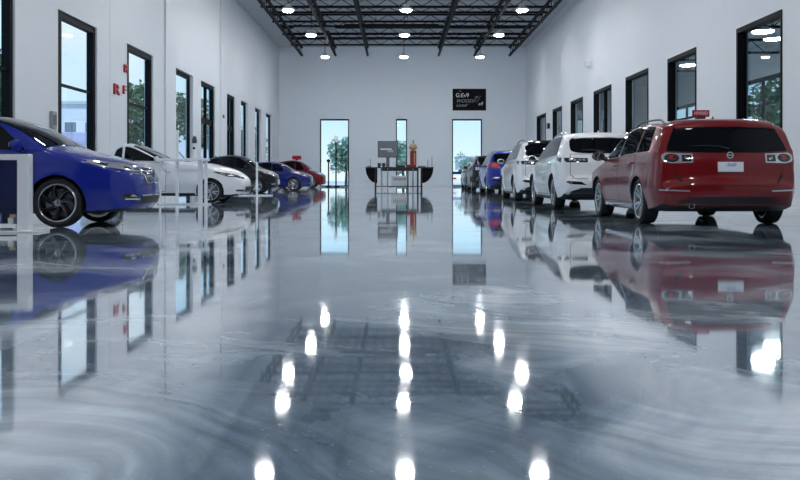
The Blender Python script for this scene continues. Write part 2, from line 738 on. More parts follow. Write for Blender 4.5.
    def ray(s, a, b, mode):
        if mode in ('L', 'R'):
            sg = 1 if mode == 'L' else -1
            o, dr = Vector((a, sg * 3, b)), Vector((0, -sg, 0))
        elif mode == 'F':
            o, dr = Vector((5, a, b)), Vector((-1, 0, 0))
        elif mode == 'B':
            o, dr = Vector((-5, a, b)), Vector((1, 0, 0))
        else:
            o, dr = Vector((a, b, 4)), Vector((0, 0, -1))
        loc, nn, idx, dist = s.bvh.ray_cast(o, dr)
        if loc is None:
            tgt = {'L': Vector((a, s.hw0, b)), 'R': Vector((a, -s.hw0, b)), 'F': Vector((s.L / 2, a, b)), 'B': Vector((-s.L / 2, a, b))}.get(mode, Vector((a, b, 1)))
            loc, nn, idx, dist = s.bvh.find_nearest(tgt)
        i, j, k = s.tris[idx]
        A, B, C = s.co[i], s.co[j], s.co[k]
        v0, v1, v2 = B - A, C - A, loc - A
        d00, d01, d11, d20, d21 = v0.dot(v0), v0.dot(v1), v1.dot(v1), v2.dot(v0), v2.dot(v1)
        den = d00 * d11 - d01 * d01
        if abs(den) < 1e-14:
            return loc, nn
        v = (d11 * d20 - d01 * d21) / den
        w = (d00 * d21 - d01 * d20) / den
        n = (s.no[i] * (1 - v - w) + s.no[j] * v + s.no[k] * w)
        return loc, (n.normalized() if n.length > 1e-6 else nn)

    def patch(s, name, poly, mode, mat, parent, off=.004, th=.012, grid=.06, me_only=False):
        """surface-following panel: 2-D outline projected on the body"""
        polys = [(poly, mode)] if not isinstance(poly[0][0], (list, tuple)) else [(p, m) for p, m in zip(poly, mode)]
        V, N, Fc = [], [], []
        for pl, md in polys:
            ring = []
            for i in range(len(pl)):
                a, b = Vector(pl[i]), Vector(pl[(i + 1) % len(pl)])
                n = max(1, int((b - a).length / grid))
                for k in range(n):
                    ring.append(a.lerp(b, k / n))
            pts = list(ring)
            xs = [p.x for p in ring]
            zs = [p.y for p in ring]
            nx = int((max(xs) - min(xs)) / grid)
            nz = int((max(zs) - min(zs)) / grid)
            for i in range(1, nx + 1):
                for k in range(1, nz + 1):
                    q = Vector((min(xs) + grid * i, min(zs) + grid * k))
                    if min((q - r_).length for r_ in ring) > grid * .4:
                        pts.append(q)
            nr = len(ring)
            res = delaunay_2d_cdt(pts, [(i, (i + 1) % nr) for i in range(nr)], [], 1, 1e-5)
            v2, f2 = res[0], largest(res[2])
            used = sorted({i for f in f2 for i in f})
            remap = {i: k for k, i in enumerate(used)}
            v2 = [v2[i] for i in used]
            f2 = [[remap[i] for i in f] for f in f2]
            base = len(V)
            for q in v2:
                loc, n = s.ray(q.x, q.y, md)
                V.append(loc + n * off)
                N.append(n)
            vd = {'L': Vector((0, 1, 0)), 'R': Vector((0, -1, 0)), 'F': Vector((1, 0, 0)), 'B': Vector((-1, 0, 0))}.get(md, Vector((0, 0, 1)))
            from collections import Counter
            ec = {}
            for f in f2:
                f = [base + i for i in f]
                nn = (V[f[1]] - V[f[0]]).cross(V[f[2]] - V[f[0]])
                if nn.dot(vd) < 0:
                    f = f[::-1]
                Fc.append(tuple(f))
                for a, b in zip(f, f[1:] + f[:1]):
                    ec[(a, b)] = 1
            dup = {}
            for (a, b) in list(ec):
                if (b, a) not in ec:
                    for q in (a, b):
                        if q not in dup:
                            dup[q] = len(V)
                            V.append(V[q] - N[q] * th)
                            N.append(N[q])
                    Fc.append((b, a, dup[a], dup[b]))
        me = bpy.data.meshes.new(name)
        me.from_pydata(V, [], Fc)
        me.materials.append(mat)
        me.polygons.foreach_set('use_smooth', [True] * len(me.polygons))
        me.normals_split_custom_set_from_vertices(N)
        if me_only:
            return me
        return link(name, me, parent)

    def side_poly(s, pts):
        return [s.wpt(d, z) for d, z in pts]

    def win_poly(s, a, b, sa=0.0, sb=0.0, m=.012):
        """side-window outline between d=a and d=b (bottom); sa, sb shift the top ends"""
        lo, hi = [], []
        n = 14

        def zu(d):
            return s.Z(d) - s.e(d) * .82 - m

        def zl(d):
            return s.belt(d) + .018
        up = [(a + sa) + (b + sb - a - sa) * i / n for i in range(n + 1)]
        up = [(d, zu(d)) for d in up]
        dn = [a + (b - a) * i / 6 for i in range(7)]
        dn = [(d, zl(d)) for d in dn]
        up = [(d, z) for d, z in up if z > zl(d) + .015]
        return s.side_poly(dn + up[::-1])


def build_car(sp, name, label, cat, loc, rz, group):
    c = Car(sp)
    root = empty(name, label, cat, loc, rz, group)
    body = link('body', c.body_me, root)
    L, hw0, r = c.L, c.hw0, c.r
    g = sp.get('grid', .07)
    paint = sp['paint']
    cowl, head = sp['cowl'], sp['header']      # windshield from/to
    rt, rb = sp['rear_glass']                  # heights top/bottom of the rear glass
    # --- windshield (top projection)
    left = []
    for i in range(9):
        d = cowl + .05 + (head - cowl - .05) * i / 8
        y = c.hw(d, c.Z(d) - c.e(d)) * .93
        left.append((d, y))
    poly = [(c.warp(d, y), y) for d, y in left] + [(c.warp(left[-1][0], y), y) for y in [left[-1][1] * k for k in (.6, .2, -.2, -.6)]] + [(c.warp(d, y), -y) for d, y in left[::-1]] + [(c.warp(left[0][0], y), y) for y in [left[0][1] * k for k in (-.6, -.2, .2, .6)]]
    c.patch('windshield', poly, 'T', M['autoglass'], root, .004, .01, g)
    # --- rear window
    if 'rear_poly' in sp:
        rp = sp['rear_poly']
        c.patch('rear_window', rp, 'B', M['autoglass'], root, .005, .012, g)
    # --- doors with windows
    dA, dB, dC, dD = sp['doors']               # front edge, B pillar, rear edge at sill, window tail end
    zs = .30
    for md, sg in (('L', 1), ('R', -1)):
        for k, (a, b) in enumerate(((dA, dB), (dB, dC))):
            if k == 1 and sp.get('two_door'):
                continue
            zb_a, zb_b = c.belt(a) - .01, c.belt(b) - .01
            if k == 1:
                # rear door: lower rear corner follows the wheel arch
                ra = r + .10
                pts = [(a + .006, zs), (c.xr - math.sqrt(max(.001, ra ** 2 - (zs - r) ** 2)), zs)]
                q0 = math.atan2(zs - r, -math.sqrt(max(.001, ra ** 2 - (zs - r) ** 2)))
                for i in range(1, 9):
                    ang = PI + .05 - (PI * .5) * i / 8 * .9
                    x_, z_ = c.xr + ra * math.cos(ang), r + ra * math.sin(ang)
                    if x_ < b - .0 and z_ > zs:
                        pts.append((x_, z_))
                pts += [(b, pts[-1][1] + .12), (b, zb_b), ((a + b) / 2, c.belt((a + b) / 2) - .01), (a + .006, zb_a)]
            else:
                pts = [(a + .02, zs), (b - .006, zs), (b - .006, zb_b), ((a + b) / 2, c.belt((a + b) / 2) - .01), (a, zb_a), (a - .02, (zs + zb_a) / 2 + .1)]
            door = c.patch('door', c.side_poly(pts), md, paint, root, .0045, .012, g)
            # dark shut line around the door
            cx = sum(p[0] for p in pts) / len(pts)
            cz = sum(p[1] for p in pts) / len(pts)
            big = [(p[0] + .010 * (1 if p[0] > cx else -1), p[1] + .010 * (1 if p[1] > cz else -1)) for p in pts]
            c.patch('shut_line', c.side_poly(big), md, M['gap'], door, .0012, .006, g)
            if k == 0:
                wp = c.win_poly(a + .12, b - .03, .10 + sp.get('ap', .25), 0)
            else:
                wp = c.win_poly(b_prev, min(dD, sp.get('dwin', b)), .0, sp.get('dwin_s', -.08))
            b_prev = b + .03
            w = c.patch('side_window', wp, md, M['autoglass'], door, .005, .012, g)
            # handle
            hx = b - .14 if k == 0 else b - .16
            hz = c.belt(hx) - .12
            loc_, n_ = c.ray(*c.wpt(hx, hz), md)
            hm = MB()
            X = loc_.x
            hm.tube([(X + .09, loc_.y + sg * .004, hz), (X + .06, loc_.y + sg * .035, hz), (X - .06, loc_.y + sg * .035, hz), (X - .09, loc_.y + sg * .004, hz)], .011, 8)
            hm.build('door_handle', sp.get('handle_mat', paint), door, smooth=50)
        if sp.get('quarter'):
            qa, qb, qs0, qs1 = sp['quarter']
            c.patch('quarter_window', c.win_poly(qa, qb, qs0, qs1), md, M['autoglass'], root, .005, .012, g)
        if sp.get('pillar_chrome'):
            a, b = sp['pillar_chrome']
            zt = c.Z(b) - c.e(b) * .85
            c.patch('pillar_trim', c.side_poly([(a, c.belt(a) + .01), (a + .05, c.belt(a) + .01), (b + .05, zt), (b, zt)]), md, M['chrome'], root, .008, .012, g)
        # sill strip
        a, b = c.xf + r + .12, c.xr - r - .12
        c.patch('side_sill', c.side_poly([(a, .205), (b, .205), (b, .255), (a, .255)]), md, sp.get('sill', M['black']), root, .012, .02, .15)
        # door mirror
        mx = dA + sp.get('mirror_d', .20)
        mz = c.belt(mx) + .07
        lo, n_ = c.ray(*c.wpt(mx, c.belt(mx) - .0), md)
        mm = MB()
        mm.lathe([(.001, -.055), (.05, -.05), (.075, -.03), (.082, 0), (.075, .03), (.001, .035)], 20, 'x', c=(lo.x, 0, 0))
        mm.v = [(v[0], lo.y + sg * .13 + v[1] * 1.35, mz + v[2] * .95) for v in mm.v]
        mir = mm.build('door_mirror', sp.get('mirror_mat', paint), root, smooth=60)
        mb2 = MB().tube([(lo.x, lo.y - sg * .02, c.belt(mx) + .0), (lo.x, lo.y + sg * .08, mz - .035)], [.03, .02], 8)
        mb2.build('mirror_arm', M['black'], mir, smooth=60)
        mg = MB().lathe([(.001, -.0385), (.066, -.0385), (.068, -.034)], 18, 'x', c=(lo.x, 0, 0))
        mg.v = [(v[0] - .02, lo.y + sg * .13 + v[1] * 1.3, mz + v[2] * .9) for v in mg.v]
        mg.build('mirror_glass', M['chrome'], mir, smooth=60)
        # roof rails
        if sp.get('rails'):
            a, b = sp['rails']
            pr = []
            for i in range(9):
                d = a + (b - a) * i / 8
                y = c.hw(d, c.Z(d) - c.e(d)) * .88
                q, _ = c.ray(c.warp(d, y), sg * y, 'T')
                lift = .045 if 0 < i < 8 else -.005
                pr.append((q.x, q.y, q.z + lift))
            MB().tube(pr, .014, 8).build('roof_rail', sp.get('rail_mat', M['black']), root, smooth=50)
        # lights
        for key, nm in (('headlight', 'headlight'), ('taillight', 'tail_light'), ('foglight', 'fog_light'), ('reflector', 'bumper_vent')):
            if key in sp:
                ls = sp[key]
                polys, modes = [], []
                for m_, pl in ls['polys']:
                    if m_ in ('F', 'B'):
                        polys.append([(sg * y, z) for y, z in pl])
                        modes.append(m_)
                    else:
                        polys.append(c.side_poly(pl))
                        modes.append(md)
                lo_ = c.patch(nm, polys[0], modes[0], ls['mat'], root, .006, .014, .03)
                for p_, m_ in list(zip(polys, modes))[1:]:
                    c.patch('side_lens', p_, m_, ls['mat'], lo_, .006, .014, .03)
                for m_, pl, mt, nm2 in ls.get('inner', []):
                    pp = [(sg * y, z) for y, z in pl] if m_ in ('F', 'B') else c.side_poly(pl)
                    c.patch(nm2, pp, m_ if m_ in ('F', 'B') else md, mt, lo_, .009, .006, .02)
    # hood
    hl = []
    h0 = sp.get('hood0', .22)
    for i in range(8):
        d = h0 + (cowl + .0 - h0) * i / 7
        hl.append((d, c.hw(d, c.Z(d) - c.e(d)) * .86))
    hp = [(c.warp(d, y), y) for d, y in hl] + [(c.warp(d, y), -y) for d, y in hl[::-1]]
    # curve the two end edges
    mid = lambda d, y: [(c.warp(d, y * k), y * k) for k in (.66, .33, 0, -.33, -.66)]
    hp = [(c.warp(d, y), y) for d, y in hl] + mid(*hl[-1]) + [(c.warp(d, y), -y) for d, y in hl[::-1]] + mid(*hl[0])[::-1]
    hood = c.patch('hood', hp, 'T', paint, root, .0045, .012, g)
    # front/rear extras given as (name, mode, polygon, material, offset)
    for (nm, md, pl, mt, off) in sp.get('panels', []):
        c.patch(nm, pl, md, mt, root, off, .014, .05)
    # exhaust
    for y in sp.get('exhaust', []):
        q, _ = c.ray(y, .34, 'B')
        MB().lathe([(.034, -.02), (.04, -.02), (.04, .18), (.034, .18)], 18, 'x', c=(q.x + .04, y, sp.get('exhaust_z', .24)), closed=True).build('exhaust_pipe', M['chrome'], root, smooth=50)
    # rear wiper
    if sp.get('wiper'):
        z0 = rb + .02
        pts = []
        for (y, z) in ((.0, z0), (.12, z0 + .035), (.30, z0 + .045), (.48, z0 + .04)):
            q, n_ = c.ray(y, z, 'B')
            pts.append(q + n_ * .022)
        MB().tube(pts, [.012, .009, .007, .005], 6).build('rear_wiper', M['black'], root, smooth=50)
    # spoiler
    if sp.get('spoiler'):
        d0, d1, yw, mt = sp['spoiler']
        pl = [(c.warp(d0, yw * k), yw * k) for k in (1, .5, 0, -.5, -1)] + [(c.warp(d1, yw * k), yw * k) for k in (-1, -.5, 0, .5, 1)]
        c.patch('spoiler', pl, 'T', mt, root, .028, .04, .05)
    if sp.get('antenna'):
        q, n_ = c.ray(-L / 2 + sp['antenna'], 0, 'T')
        MB().add([(q.x + .10, 0, q.z - .003), (q.x - .06, .022, q.z - .003), (q.x - .06, -.022, q.z - .003), (q.x - .05, 0, q.z + .055)], [(0, 1, 3), (1, 2, 3), (2, 0, 3), (0, 2, 1)]).build('antenna_fin', paint, root)
    # front wipers
    # wheels
    tm, rm, dm = wheel_meshes(r, sp.get('wheel', 'five'))
    track = hw0 - .125
    for wx in (c.xf, c.xr):
        X = c.warp(wx, hw0 * .95)
        for sg in (1, -1):
            w = link('wheel', tm, root, (X, sg * track, r))
            w.rotation_euler = (0, random.uniform(0, 1.2), 0 if sg > 0 else PI)
            link('rim', rm, w)
            link('brake_disc', dm, w)
    return root, c


def ell(cx, cz, a, b, n=16, p=2.0):
    o = []
    for i in range(n):
        t = 2 * PI * i / n
        ct, st = math.cos(t), math.sin(t)
        o.append((cx + a * math.copysign(abs(ct) ** (2 / p), ct), cz + b * math.copysign(abs(st) ** (2 / p), st)))
    return o


def plate_on(c, root, z, y=0, w=.34, h=.15, mode='B', txt=None, name='licence_plate'):
    q, n = c.ray(y, z, mode)
    sgn = -1 if mode == 'B' else 1
    pm = MB().box(q.x - .012, y - w / 2, z - h / 2, q.x + .012, y + w / 2, z + h / 2)
    for i, v in enumerate(pm.v):
        pm.v[i] = (v[0] + sgn * .012, v[1], v[2])
    po = pm.build(name, M['plate'], root, bevel=.004)
    po['label'] = 'white licence plate'
    if txt:
        for (t, dz, sz, mt) in txt:
            text_obj('plate_lettering', t, sz, mt, po, (q.x + sgn * .0245, y, z + dz), (PI / 2, 0, -PI / 2 if mode == 'B' else PI / 2), .002)
    return po


def emblem_on(c, root, z, mode='B', rad=.045, y=0):
    q, n = c.ray(y, z, mode)
    sgn = -1 if mode == 'B' else 1
    m = MB()
    m.lathe([(rad * .72, -.012), (rad, -.012), (rad, .012), (rad * .72, .012)], 24, 'x', c=(q.x + sgn * .008, y, z), closed=True)
    o = m.build('emblem', M['chrome'], root, smooth=50)
    MB().lathe([(.001, -.009), (rad * .72, -.009), (rad * .72, .009), (.001, .009)], 20, 'x', c=(q.x + sgn * .006, y, z)).build('emblem_disc', M['gloss_black'], o)
    MB().box(q.x + sgn * .014 - .006, y - rad * .66, z - rad * .12, q.x + sgn * .014 + .006, y + rad * .66, z + rad * .12).build('emblem_bar', M['chrome'], o)
    return o


# ------------------------------------------------------------------ car specifications (d = distance behind the nose)
def zscale(pts, k):
    return [(a, b * k) for a, b in pts]


WAGON = dict(
    L=4.45, W=1.98, fo=.93, wb=2.62, r=.318, paint=M['red'], wheel='ten',
    top=[(0, .48), (.012, .58), (.05, .67), (.15, .74), (.5, .835), (1.0, .925), (1.3, .975), (1.42, 1.02), (1.9, 1.27), (2.2, 1.385), (2.6, 1.455), (3.1, 1.472), (3.6, 1.46), (3.98, 1.425), (4.12, 1.395), (4.19, 1.34), (4.31, 1.06), (4.345, .98), (4.375, .90), (4.39, .74), (4.405, .64), (4.44, .58), (4.45, .50)],
    bot=[(0, .40), (.02, .30), (.08, .22), (.25, .185), (.6, .17), (3.85, .18), (4.2, .22), (4.38, .28), (4.45, .40)],
    belt=[(0, .84), (1.3, .925), (3.2, .985), (4.45, 1.0)], tumble=.36, crown=.10, cr=.84, rr=.45, kr=.12,
    cowl=1.42, header=2.28, rear_glass=(1.34, 1.0), grid=.06,
    rear_poly=[(-.80, 1.005), (-.4, .985), (0, .98), (.4, .985), (.80, 1.005), (.79, 1.06), (.67, 1.335), (.3, 1.352), (0, 1.357), (-.3, 1.352), (-.67, 1.335), (-.79, 1.06)],
    doors=(1.30, 2.36, 3.36, 3.36), dwin=3.30, dwin_s=-.02, quarter=(3.38, 4.0, -.02, -.14), pillar_chrome=(2.355, 2.36),
    rails=(2.35, 4.0), rail_mat=M['black'], mirror_mat=M['gloss_black'], sill=M['chrome'], spoiler=(4.0, 4.20, .66, M['red']), wiper=True, antenna=.75,
    headlight=dict(mat=M['lens'], polys=[('F', [(.42, .62), (.72, .66), (.72, .74), (.42, .70)]), ('S', [(.1, .66), (.45, .72), (.5, .80), (.1, .74)])]),
    taillight=dict(mat=M['lens'], polys=[('B', [(.48, .845), (.76, .840), (.85, .86), (.875, .90), (.865, .95), (.82, .98), (.48, .965)])],
                   inner=[('B', ell(.745, .910, .095, .056), M['lens_dark'], 'lamp_ring'), ('B', ell(.735, .912, .042, .036), M['lens_red'], 'red_lamp'), ('B', [(.50, .862), (.62, .862), (.62, .95), (.50, .95)], M['lens_dark'], 'smoked_lamp'), ('B', [(.52, .872), (.59, .905), (.59, .94), (.52, .905)], M['lens'], 'reversing_lamp')]),
    reflector=dict(mat=M['lens'], polys=[('B', [(.54, .462), (.90, .475), (.90, .492), (.54, .480)])]),
    panels=[('shut_line', 'B', [(-.71, .985), (-.71, .66), (-.60, .535), (.60, .535), (.71, .66), (.71, .985)], M['gap'], .0012),
            ('tailgate', 'B', [(-.70, .975), (-.70, .71), (-.59, .545), (.59, .545), (.70, .71), (.70, .975)], M['red'], .0045),
            ('number_recess', 'B', [(-.30, .90), (.30, .90), (.27, .72), (-.27, .72)], M['red'], .007),
            ('lower_valance', 'B', [(-.68, .215), (.68, .215), (.66, .33), (.48, .385), (-.48, .385), (-.66, .33)], M['black'], .008)],
    exhaust=[.50], exhaust_z=.275)

SUV = dict(
    L=4.65, W=1.88, fo=.88, wb=2.88, r=.355, paint=M['whitep'], wheel='five',
    top=[(0, .55), (.012, .68), (.05, .79), (.18, .87), (.6, .97), (1.1, 1.05), (1.28, 1.09), (1.8, 1.36), (2.15, 1.50), (2.6, 1.59), (3.2, 1.62), (3.9, 1.60), (4.25, 1.555), (4.34, 1.50), (4.49, 1.19), (4.54, 1.09), (4.57, .98), (4.585, .82), (4.60, .70), (4.64, .62), (4.65, .54)],
    belt=[(0, .92), (1.3, 1.03), (3.2, 1.09), (4.65, 1.12)], tumble=.34, crown=.10, flare=.028, cr=.80, rr=.5, kr=.15,
    cowl=1.28, header=2.2, rear_glass=(1.50, 1.15), grid=.08,
    rear_poly=ell(0, 1.325, .70, .175, 28, 4.5),
    doors=(1.28, 2.36, 3.42, 3.42), dwin=3.40, dwin_s=.0, quarter=(3.46, 4.12, -.0, -.2),
    rails=(2.3, 4.0), rail_mat=M['silverp'], sill=M['black'], wiper=True, antenna=.8, spoiler=(4.22, 4.36, .60, M['whitep']),
    headlight=dict(mat=M['lens'], polys=[('F', [(.42, .74), (.70, .78), (.70, .86), (.42, .81)]), ('S', [(.1, .78), (.5, .84), (.5, .90), (.1, .86)])]),
    taillight=dict(mat=M['lens_dark'], polys=[('B', [(.36, .965), (.78, .965), (.82, 1.0), (.82, 1.06), (.36, 1.05)]), ('S', [(4.22, 1.03), (4.46, .965), (4.46, 1.065), (4.24, 1.075)])],
                   inner=[('B', [(.40 + .09 * i, .995), (.46 + .09 * i, .995), (.47 + .09 * i, 1.035), (.41 + .09 * i, 1.035)], M['lens'], 'lamp_segment') for i in range(4)]),
    reflector=dict(mat=M['gloss_black'], polys=[('B', [(.40, .50), (.72, .52), (.80, .56), (.76, .585), (.50, .565)])]),
    panels=[('shut_line', 'B', [(-.70, 1.14), (-.72, .72), (-.62, .62), (.62, .62), (.72, .72), (.70, 1.14)], M['gap'], .0012),
            ('tailgate', 'B', [(-.69, 1.13), (-.71, .725), (-.61, .63), (.61, .63), (.71, .725), (.69, 1.13)], M['whitep'], .0045),
            ('bumper_strip', 'B', [(-.70, .625), (.70, .625), (.70, .65), (-.70, .65)], M['silverp'], .010),
            ('lower_valance', 'B', [(-.74, .25), (.74, .25), (.72, .36), (.5, .44), (-.5, .44), (-.72, .36)], M['black'], .008),
            ('grille', 'F', [(-.36, .62), (.36, .62), (.40, .78), (-.40, .78)], M['gloss_black'], .006)])

HATCH = dict(
    L=4.25, W=1.76, fo=.90, wb=2.52, r=.322, paint=M['blue'], wheel='swirl',
    top=[(0, .50), (.010, .62), (.035, .72), (.12, .80), (.35, .885), (.75, .985), (.95, 1.03), (1.06, 1.07), (1.55, 1.335), (1.95, 1.465), (2.45, 1.525), (3.0, 1.50), (3.6, 1.42), (3.85, 1.36), (4.05, 1.08), (4.12, .98), (4.17, .8), (4.2, .62), (4.24, .55), (4.25, .48)],
    bot=[(0, .40), (.02, .31), (.08, .24), (.25, .20), (.6, .18), (3.65, .18), (4.0, .23), (4.19, .33), (4.25, .40)],
    belt=[(0, .90), (1.0, .975), (2.2, 1.01), (4.25, 1.08)], tumble=.36, crown=.10, cf=.66, rf=.62, kf=.20,
    cowl=1.04, header=1.98, rear_glass=(1.33, 1.05), grid=.06,
    rear_poly=[(-.60, 1.06), (0, 1.04), (.60, 1.06), (.52, 1.30), (0, 1.32), (-.52, 1.30)],
    doors=(1.22, 2.22, 3.12, 3.12), dwin=3.10, dwin_s=-.02, quarter=(3.15, 3.55, -.0, -.2), ap=.30, mirror_d=.18,
    sill=M['blue'], hood0=.20, antenna=.6,
    headlight=dict(mat=M['lens'], polys=[('F', [(.30, .735), (.50, .735), (.66, .755), (.66, .83), (.50, .805), (.30, .775)]), ('S', [(.11, .755), (.28, .785), (.50, .85), (.48, .868), (.30, .856), (.11, .835)])],
                   inner=[('F', [(.36, .745), (.46, .75), (.46, .765), (.36, .765)], M['lens_dark'], 'lamp_shade'), ('F', [(.52, .755), (.60, .76), (.60, .79), (.52, .785)], M['lens_dark'], 'lamp_shade'), ('S', [(.25, .80), (.36, .825), (.36, .845), (.25, .825)], M['lens_dark'], 'lamp_shade')]),
    foglight=dict(mat=M['gloss_black'], polys=[('F', [(.42, .345), (.66, .35), (.70, .40), (.66, .44), (.50, .42)])],
                  inner=[('F', [(.46, .358), (.66, .362), (.66, .375), (.46, .370)], M['chrome'], 'fog_trim'), ('F', [(.54, .40), (.62, .40), (.60, .43)], M['lens'], 'fog_lamp')]),
    taillight=dict(mat=M['lens_red'], polys=[('B', [(.45, .86), (.70, .86), (.70, 1.02), (.50, 1.02)])]),
    panels=[('grille', 'F', [(-.30, .56), (.30, .56), (.34, .70), (.30, .775), (-.30, .775), (-.34, .70)], M['gloss_black'], .006),
            ('grille_bar', 'F', [(-.29, .615), (.29, .615), (.29, .635), (-.29, .635)], M['blue'], .010),
            ('grille_bar', 'F', [(-.30, .665), (.30, .665), (.30, .685), (-.30, .685)], M['blue'], .010),
            ('grille_bar', 'F', [(-.28, .72), (.28, .72), (.28, .74), (-.28, .74)], M['blue'], .010),
            ('chrome_strip', 'F', [(-.66, .735), (-.32, .70), (-.25, .585), (.25, .585), (.32, .70), (.66, .735), (.66, .722), (.335, .685), (.27, .57), (-.27, .57), (-.335, .685), (-.66, .722)], M['chrome'], .011),
            ('lower_grille', 'F', [(-.44, .30), (.44, .30), (.40, .41), (-.40, .41)], M['black'], .006),
            ('lower_trim', 'F', [(-.40, .405), (.40, .405), (.40, .418), (-.40, .418)], M['chrome'], .011),
            ('shut_line', 'B', [(-.62, 1.03), (-.62, .62), (.62, .62), (.62, 1.03)], M['gap'], .0012),
            ('tailgate', 'B', [(-.61, 1.02), (-.61, .63), (.61, .63), (.61, 1.02)], M['blue'], .0045)])

COUPE = dict(
    L=4.38, W=1.76, fo=.76, wb=2.75, r=.305, paint=M['whitep'], wheel='ten',
    top=[(0, .47), (.012, .56), (.05, .64), (.15, .73), (.4, .86), (.8, .98), (1.3, 1.06), (1.9, 1.10), (2.1, 1.13), (2.6, 1.38), (2.9, 1.51), (3.12, 1.555), (3.3, 1.51), (3.55, 1.32), (3.8, 1.16), (4.2, 1.08), (4.30, .95), (4.34, .75), (4.37, .58), (4.38, .48)],
    bot=[(0, .38), (.02, .28), (.08, .21), (.25, .185), (.6, .18), (3.8, .18), (4.1, .22), (4.32, .30), (4.38, .40)],
    belt=[(0, .86), (2.0, 1.05), (4.38, 1.1)], tumble=.36, crown=.11, cf=.62, rf=.7, kf=.22,
    cowl=2.08, header=2.92, rear_glass=(1.4, 1.2), grid=.08,
    rear_poly=[(-.56, 1.20), (.56, 1.20), (.50, 1.42), (-.50, 1.42)],
    doors=(2.0, 3.16, 3.3, 3.3), two_door=True, dwin=3.3, ap=.3, quarter=(3.20, 3.46, -.0, -.10), sill=M['black'], hood0=.2,
    headlight=dict(mat=M['lens_dark'], polys=[('F', [(.36, .62), (.60, .64), (.60, .71), (.36, .66)]), ('S', [(.10, .655), (.30, .68), (.66, .80), (.60, .815), (.30, .765), (.10, .715)])],
                   inner=[('S', [(.16, .675), (.30, .70), (.30, .73), (.16, .705)], M['lens'], 'lamp'), ('S', [(.34, .715), (.46, .75), (.46, .775), (.34, .745)], M['lens'], 'lamp')]),
    taillight=dict(mat=M['lens_red'], polys=[('B', [(.40, .80), (.70, .80), (.70, .92), (.40, .92)])]),
    panels=[('grille', 'F', [(-.45, .28), (.45, .28), (.40, .42), (-.40, .42)], M['black'], .006),
            ('bumper_slot', 'F', [(.50, .29), (.66, .30), (.66, .34), (.50, .34)], M['black'], .006),
            ('bumper_slot', 'F', [(-.50, .29), (-.66, .30), (-.66, .34), (-.50, .34)], M['black'], .006)])


def derive(base, **kw):
    s = dict(base)
    fz = kw.pop('fz', 1.0)
    fl = kw.pop('fl', 1.0)
    p = kw.get('paint')
    old = base['paint']
    if fz != 1 or fl != 1:
        s['L'] = base['L'] * fl
        s['fo'], s['wb'] = base['fo'] * fl, base['wb'] * fl
        zz = lambda z: z if z < .5 else .5 + (z - .5) * fz
        s['top'] = [(a * fl, zz(b)) for a, b in base['top']]
        if 'bot' in base:
            s['bot'] = [(a * fl, b) for a, b in base['bot']]
        s['belt'] = [(a * fl, zz(b)) for a, b in base['belt']]
        s['rear_poly'] = [(a, zz(b)) for a, b in base['rear_poly']]
        s['rear_glass'] = tuple(zz(b) for b in base['rear_glass'])
        for k in ('cowl', 'header', 'dwin'):
            if k in base:
                s[k] = base[k] * fl
        for k in ('doors', 'quarter', 'rails'):
            if k in base:
                s[k] = tuple(v * fl for v in base[k])
        if 'spoiler' in base:
            q = base['spoiler']
            s['spoiler'] = (q[0] * fl, q[1] * fl, q[2], q[3])
        for k in ('headlight', 'taillight', 'reflector', 'foglight'):
            if k in base:
                h = dict(base[k])
                h['polys'] = [(m_, [((a * fl if m_ == 'S' else a), zz(z)) for a, z in pl]) for m_, pl in h['polys']]
                if 'inner' in h:
                    h['inner'] = [(m_, [((a * fl if m_ == 'S' else a), zz(z)) for a, z in pl], mt, nm) for m_, pl, mt, nm in h['inner']]
                s[k] = h
        s['panels'] = [(a, b, [(x, zz(z)) for x, z in pl], mt, o) for a, b, pl, mt, o in base['panels']]
    s.update(kw)
    if p:
        s['panels'] = [(a, b, pl, (p if mt is old else mt), o) for a, b, pl, mt, o in s['panels']]
        if 'spoiler' in s and s['spoiler'][3] is old:
            s['spoiler'] = (*s['spoiler'][:3], p)
        if s.get('sill') is old:
            s['sill'] = p
    return s


M['darkwall'] = pmat('dark_unseen_wall', (.05, .052, .058), .7)  # unseen wall behind the camera, coloured dark to cut reflections in cars and glass
# ------------------------------------------------------------------ room shell
XL, XR, YB, YF, ZC = -8.44, 9.22, 62.2, -5.0, 10.0
TH = .30


def wall_mesh(name, axis, u_rng, z_rng, holes, inner, outer, mat):
    """slab with rectangular holes; axis 'y': runs along y at x=inner..outer, axis 'x': runs along x at y=inner..outer"""
    us = sorted({u_rng[0], u_rng[1]} | {h[0] for h in holes} | {h[1] for h in holes})
    zs = sorted({z_rng[0], z_rng[1]} | {h[2] for h in holes} | {h[3] for h in holes})
    solid = lambda i, j: 0 <= i < len(us) - 1 and 0 <= j < len(zs) - 1 and not any(h[0] < (us[i] + us[i + 1]) / 2 < h[1] and h[2] < (zs[j] + zs[j + 1]) / 2 < h[3] for h in holes)
    m = MB()
    ids = {}

    def vid(i, j, k):
        if (i, j, k) not in ids:
            t = (inner, outer)[k]
            ids[(i, j, k)] = len(m.v)
            m.v.append((t, us[i], zs[j]) if axis == 'y' else (us[i], t, zs[j]))
        return ids[(i, j, k)]
    for i in range(len(us) - 1):
        for j in range(len(zs) - 1):
            if not solid(i, j):
                continue
            for k in (0, 1):
                m.f.append((vid(i, j, k), vid(i + 1, j, k), vid(i + 1, j + 1, k), vid(i, j + 1, k)))
            for (di, dj, a, b) in ((-1, 0, (i, j), (i, j + 1)), (1, 0, (i + 1, j), (i + 1, j + 1)), (0, -1, (i, j), (i + 1, j)), (0, 1, (i, j + 1), (i + 1, j + 1))):
                if not solid(i + di, j + dj):
                    m.f.append((vid(*a, 0), vid(*b, 0), vid(*b, 1), vid(*a, 1)))
    m.mi = [0] * len(m.f)
    return tag(m.build(name, mat), kind='structure')


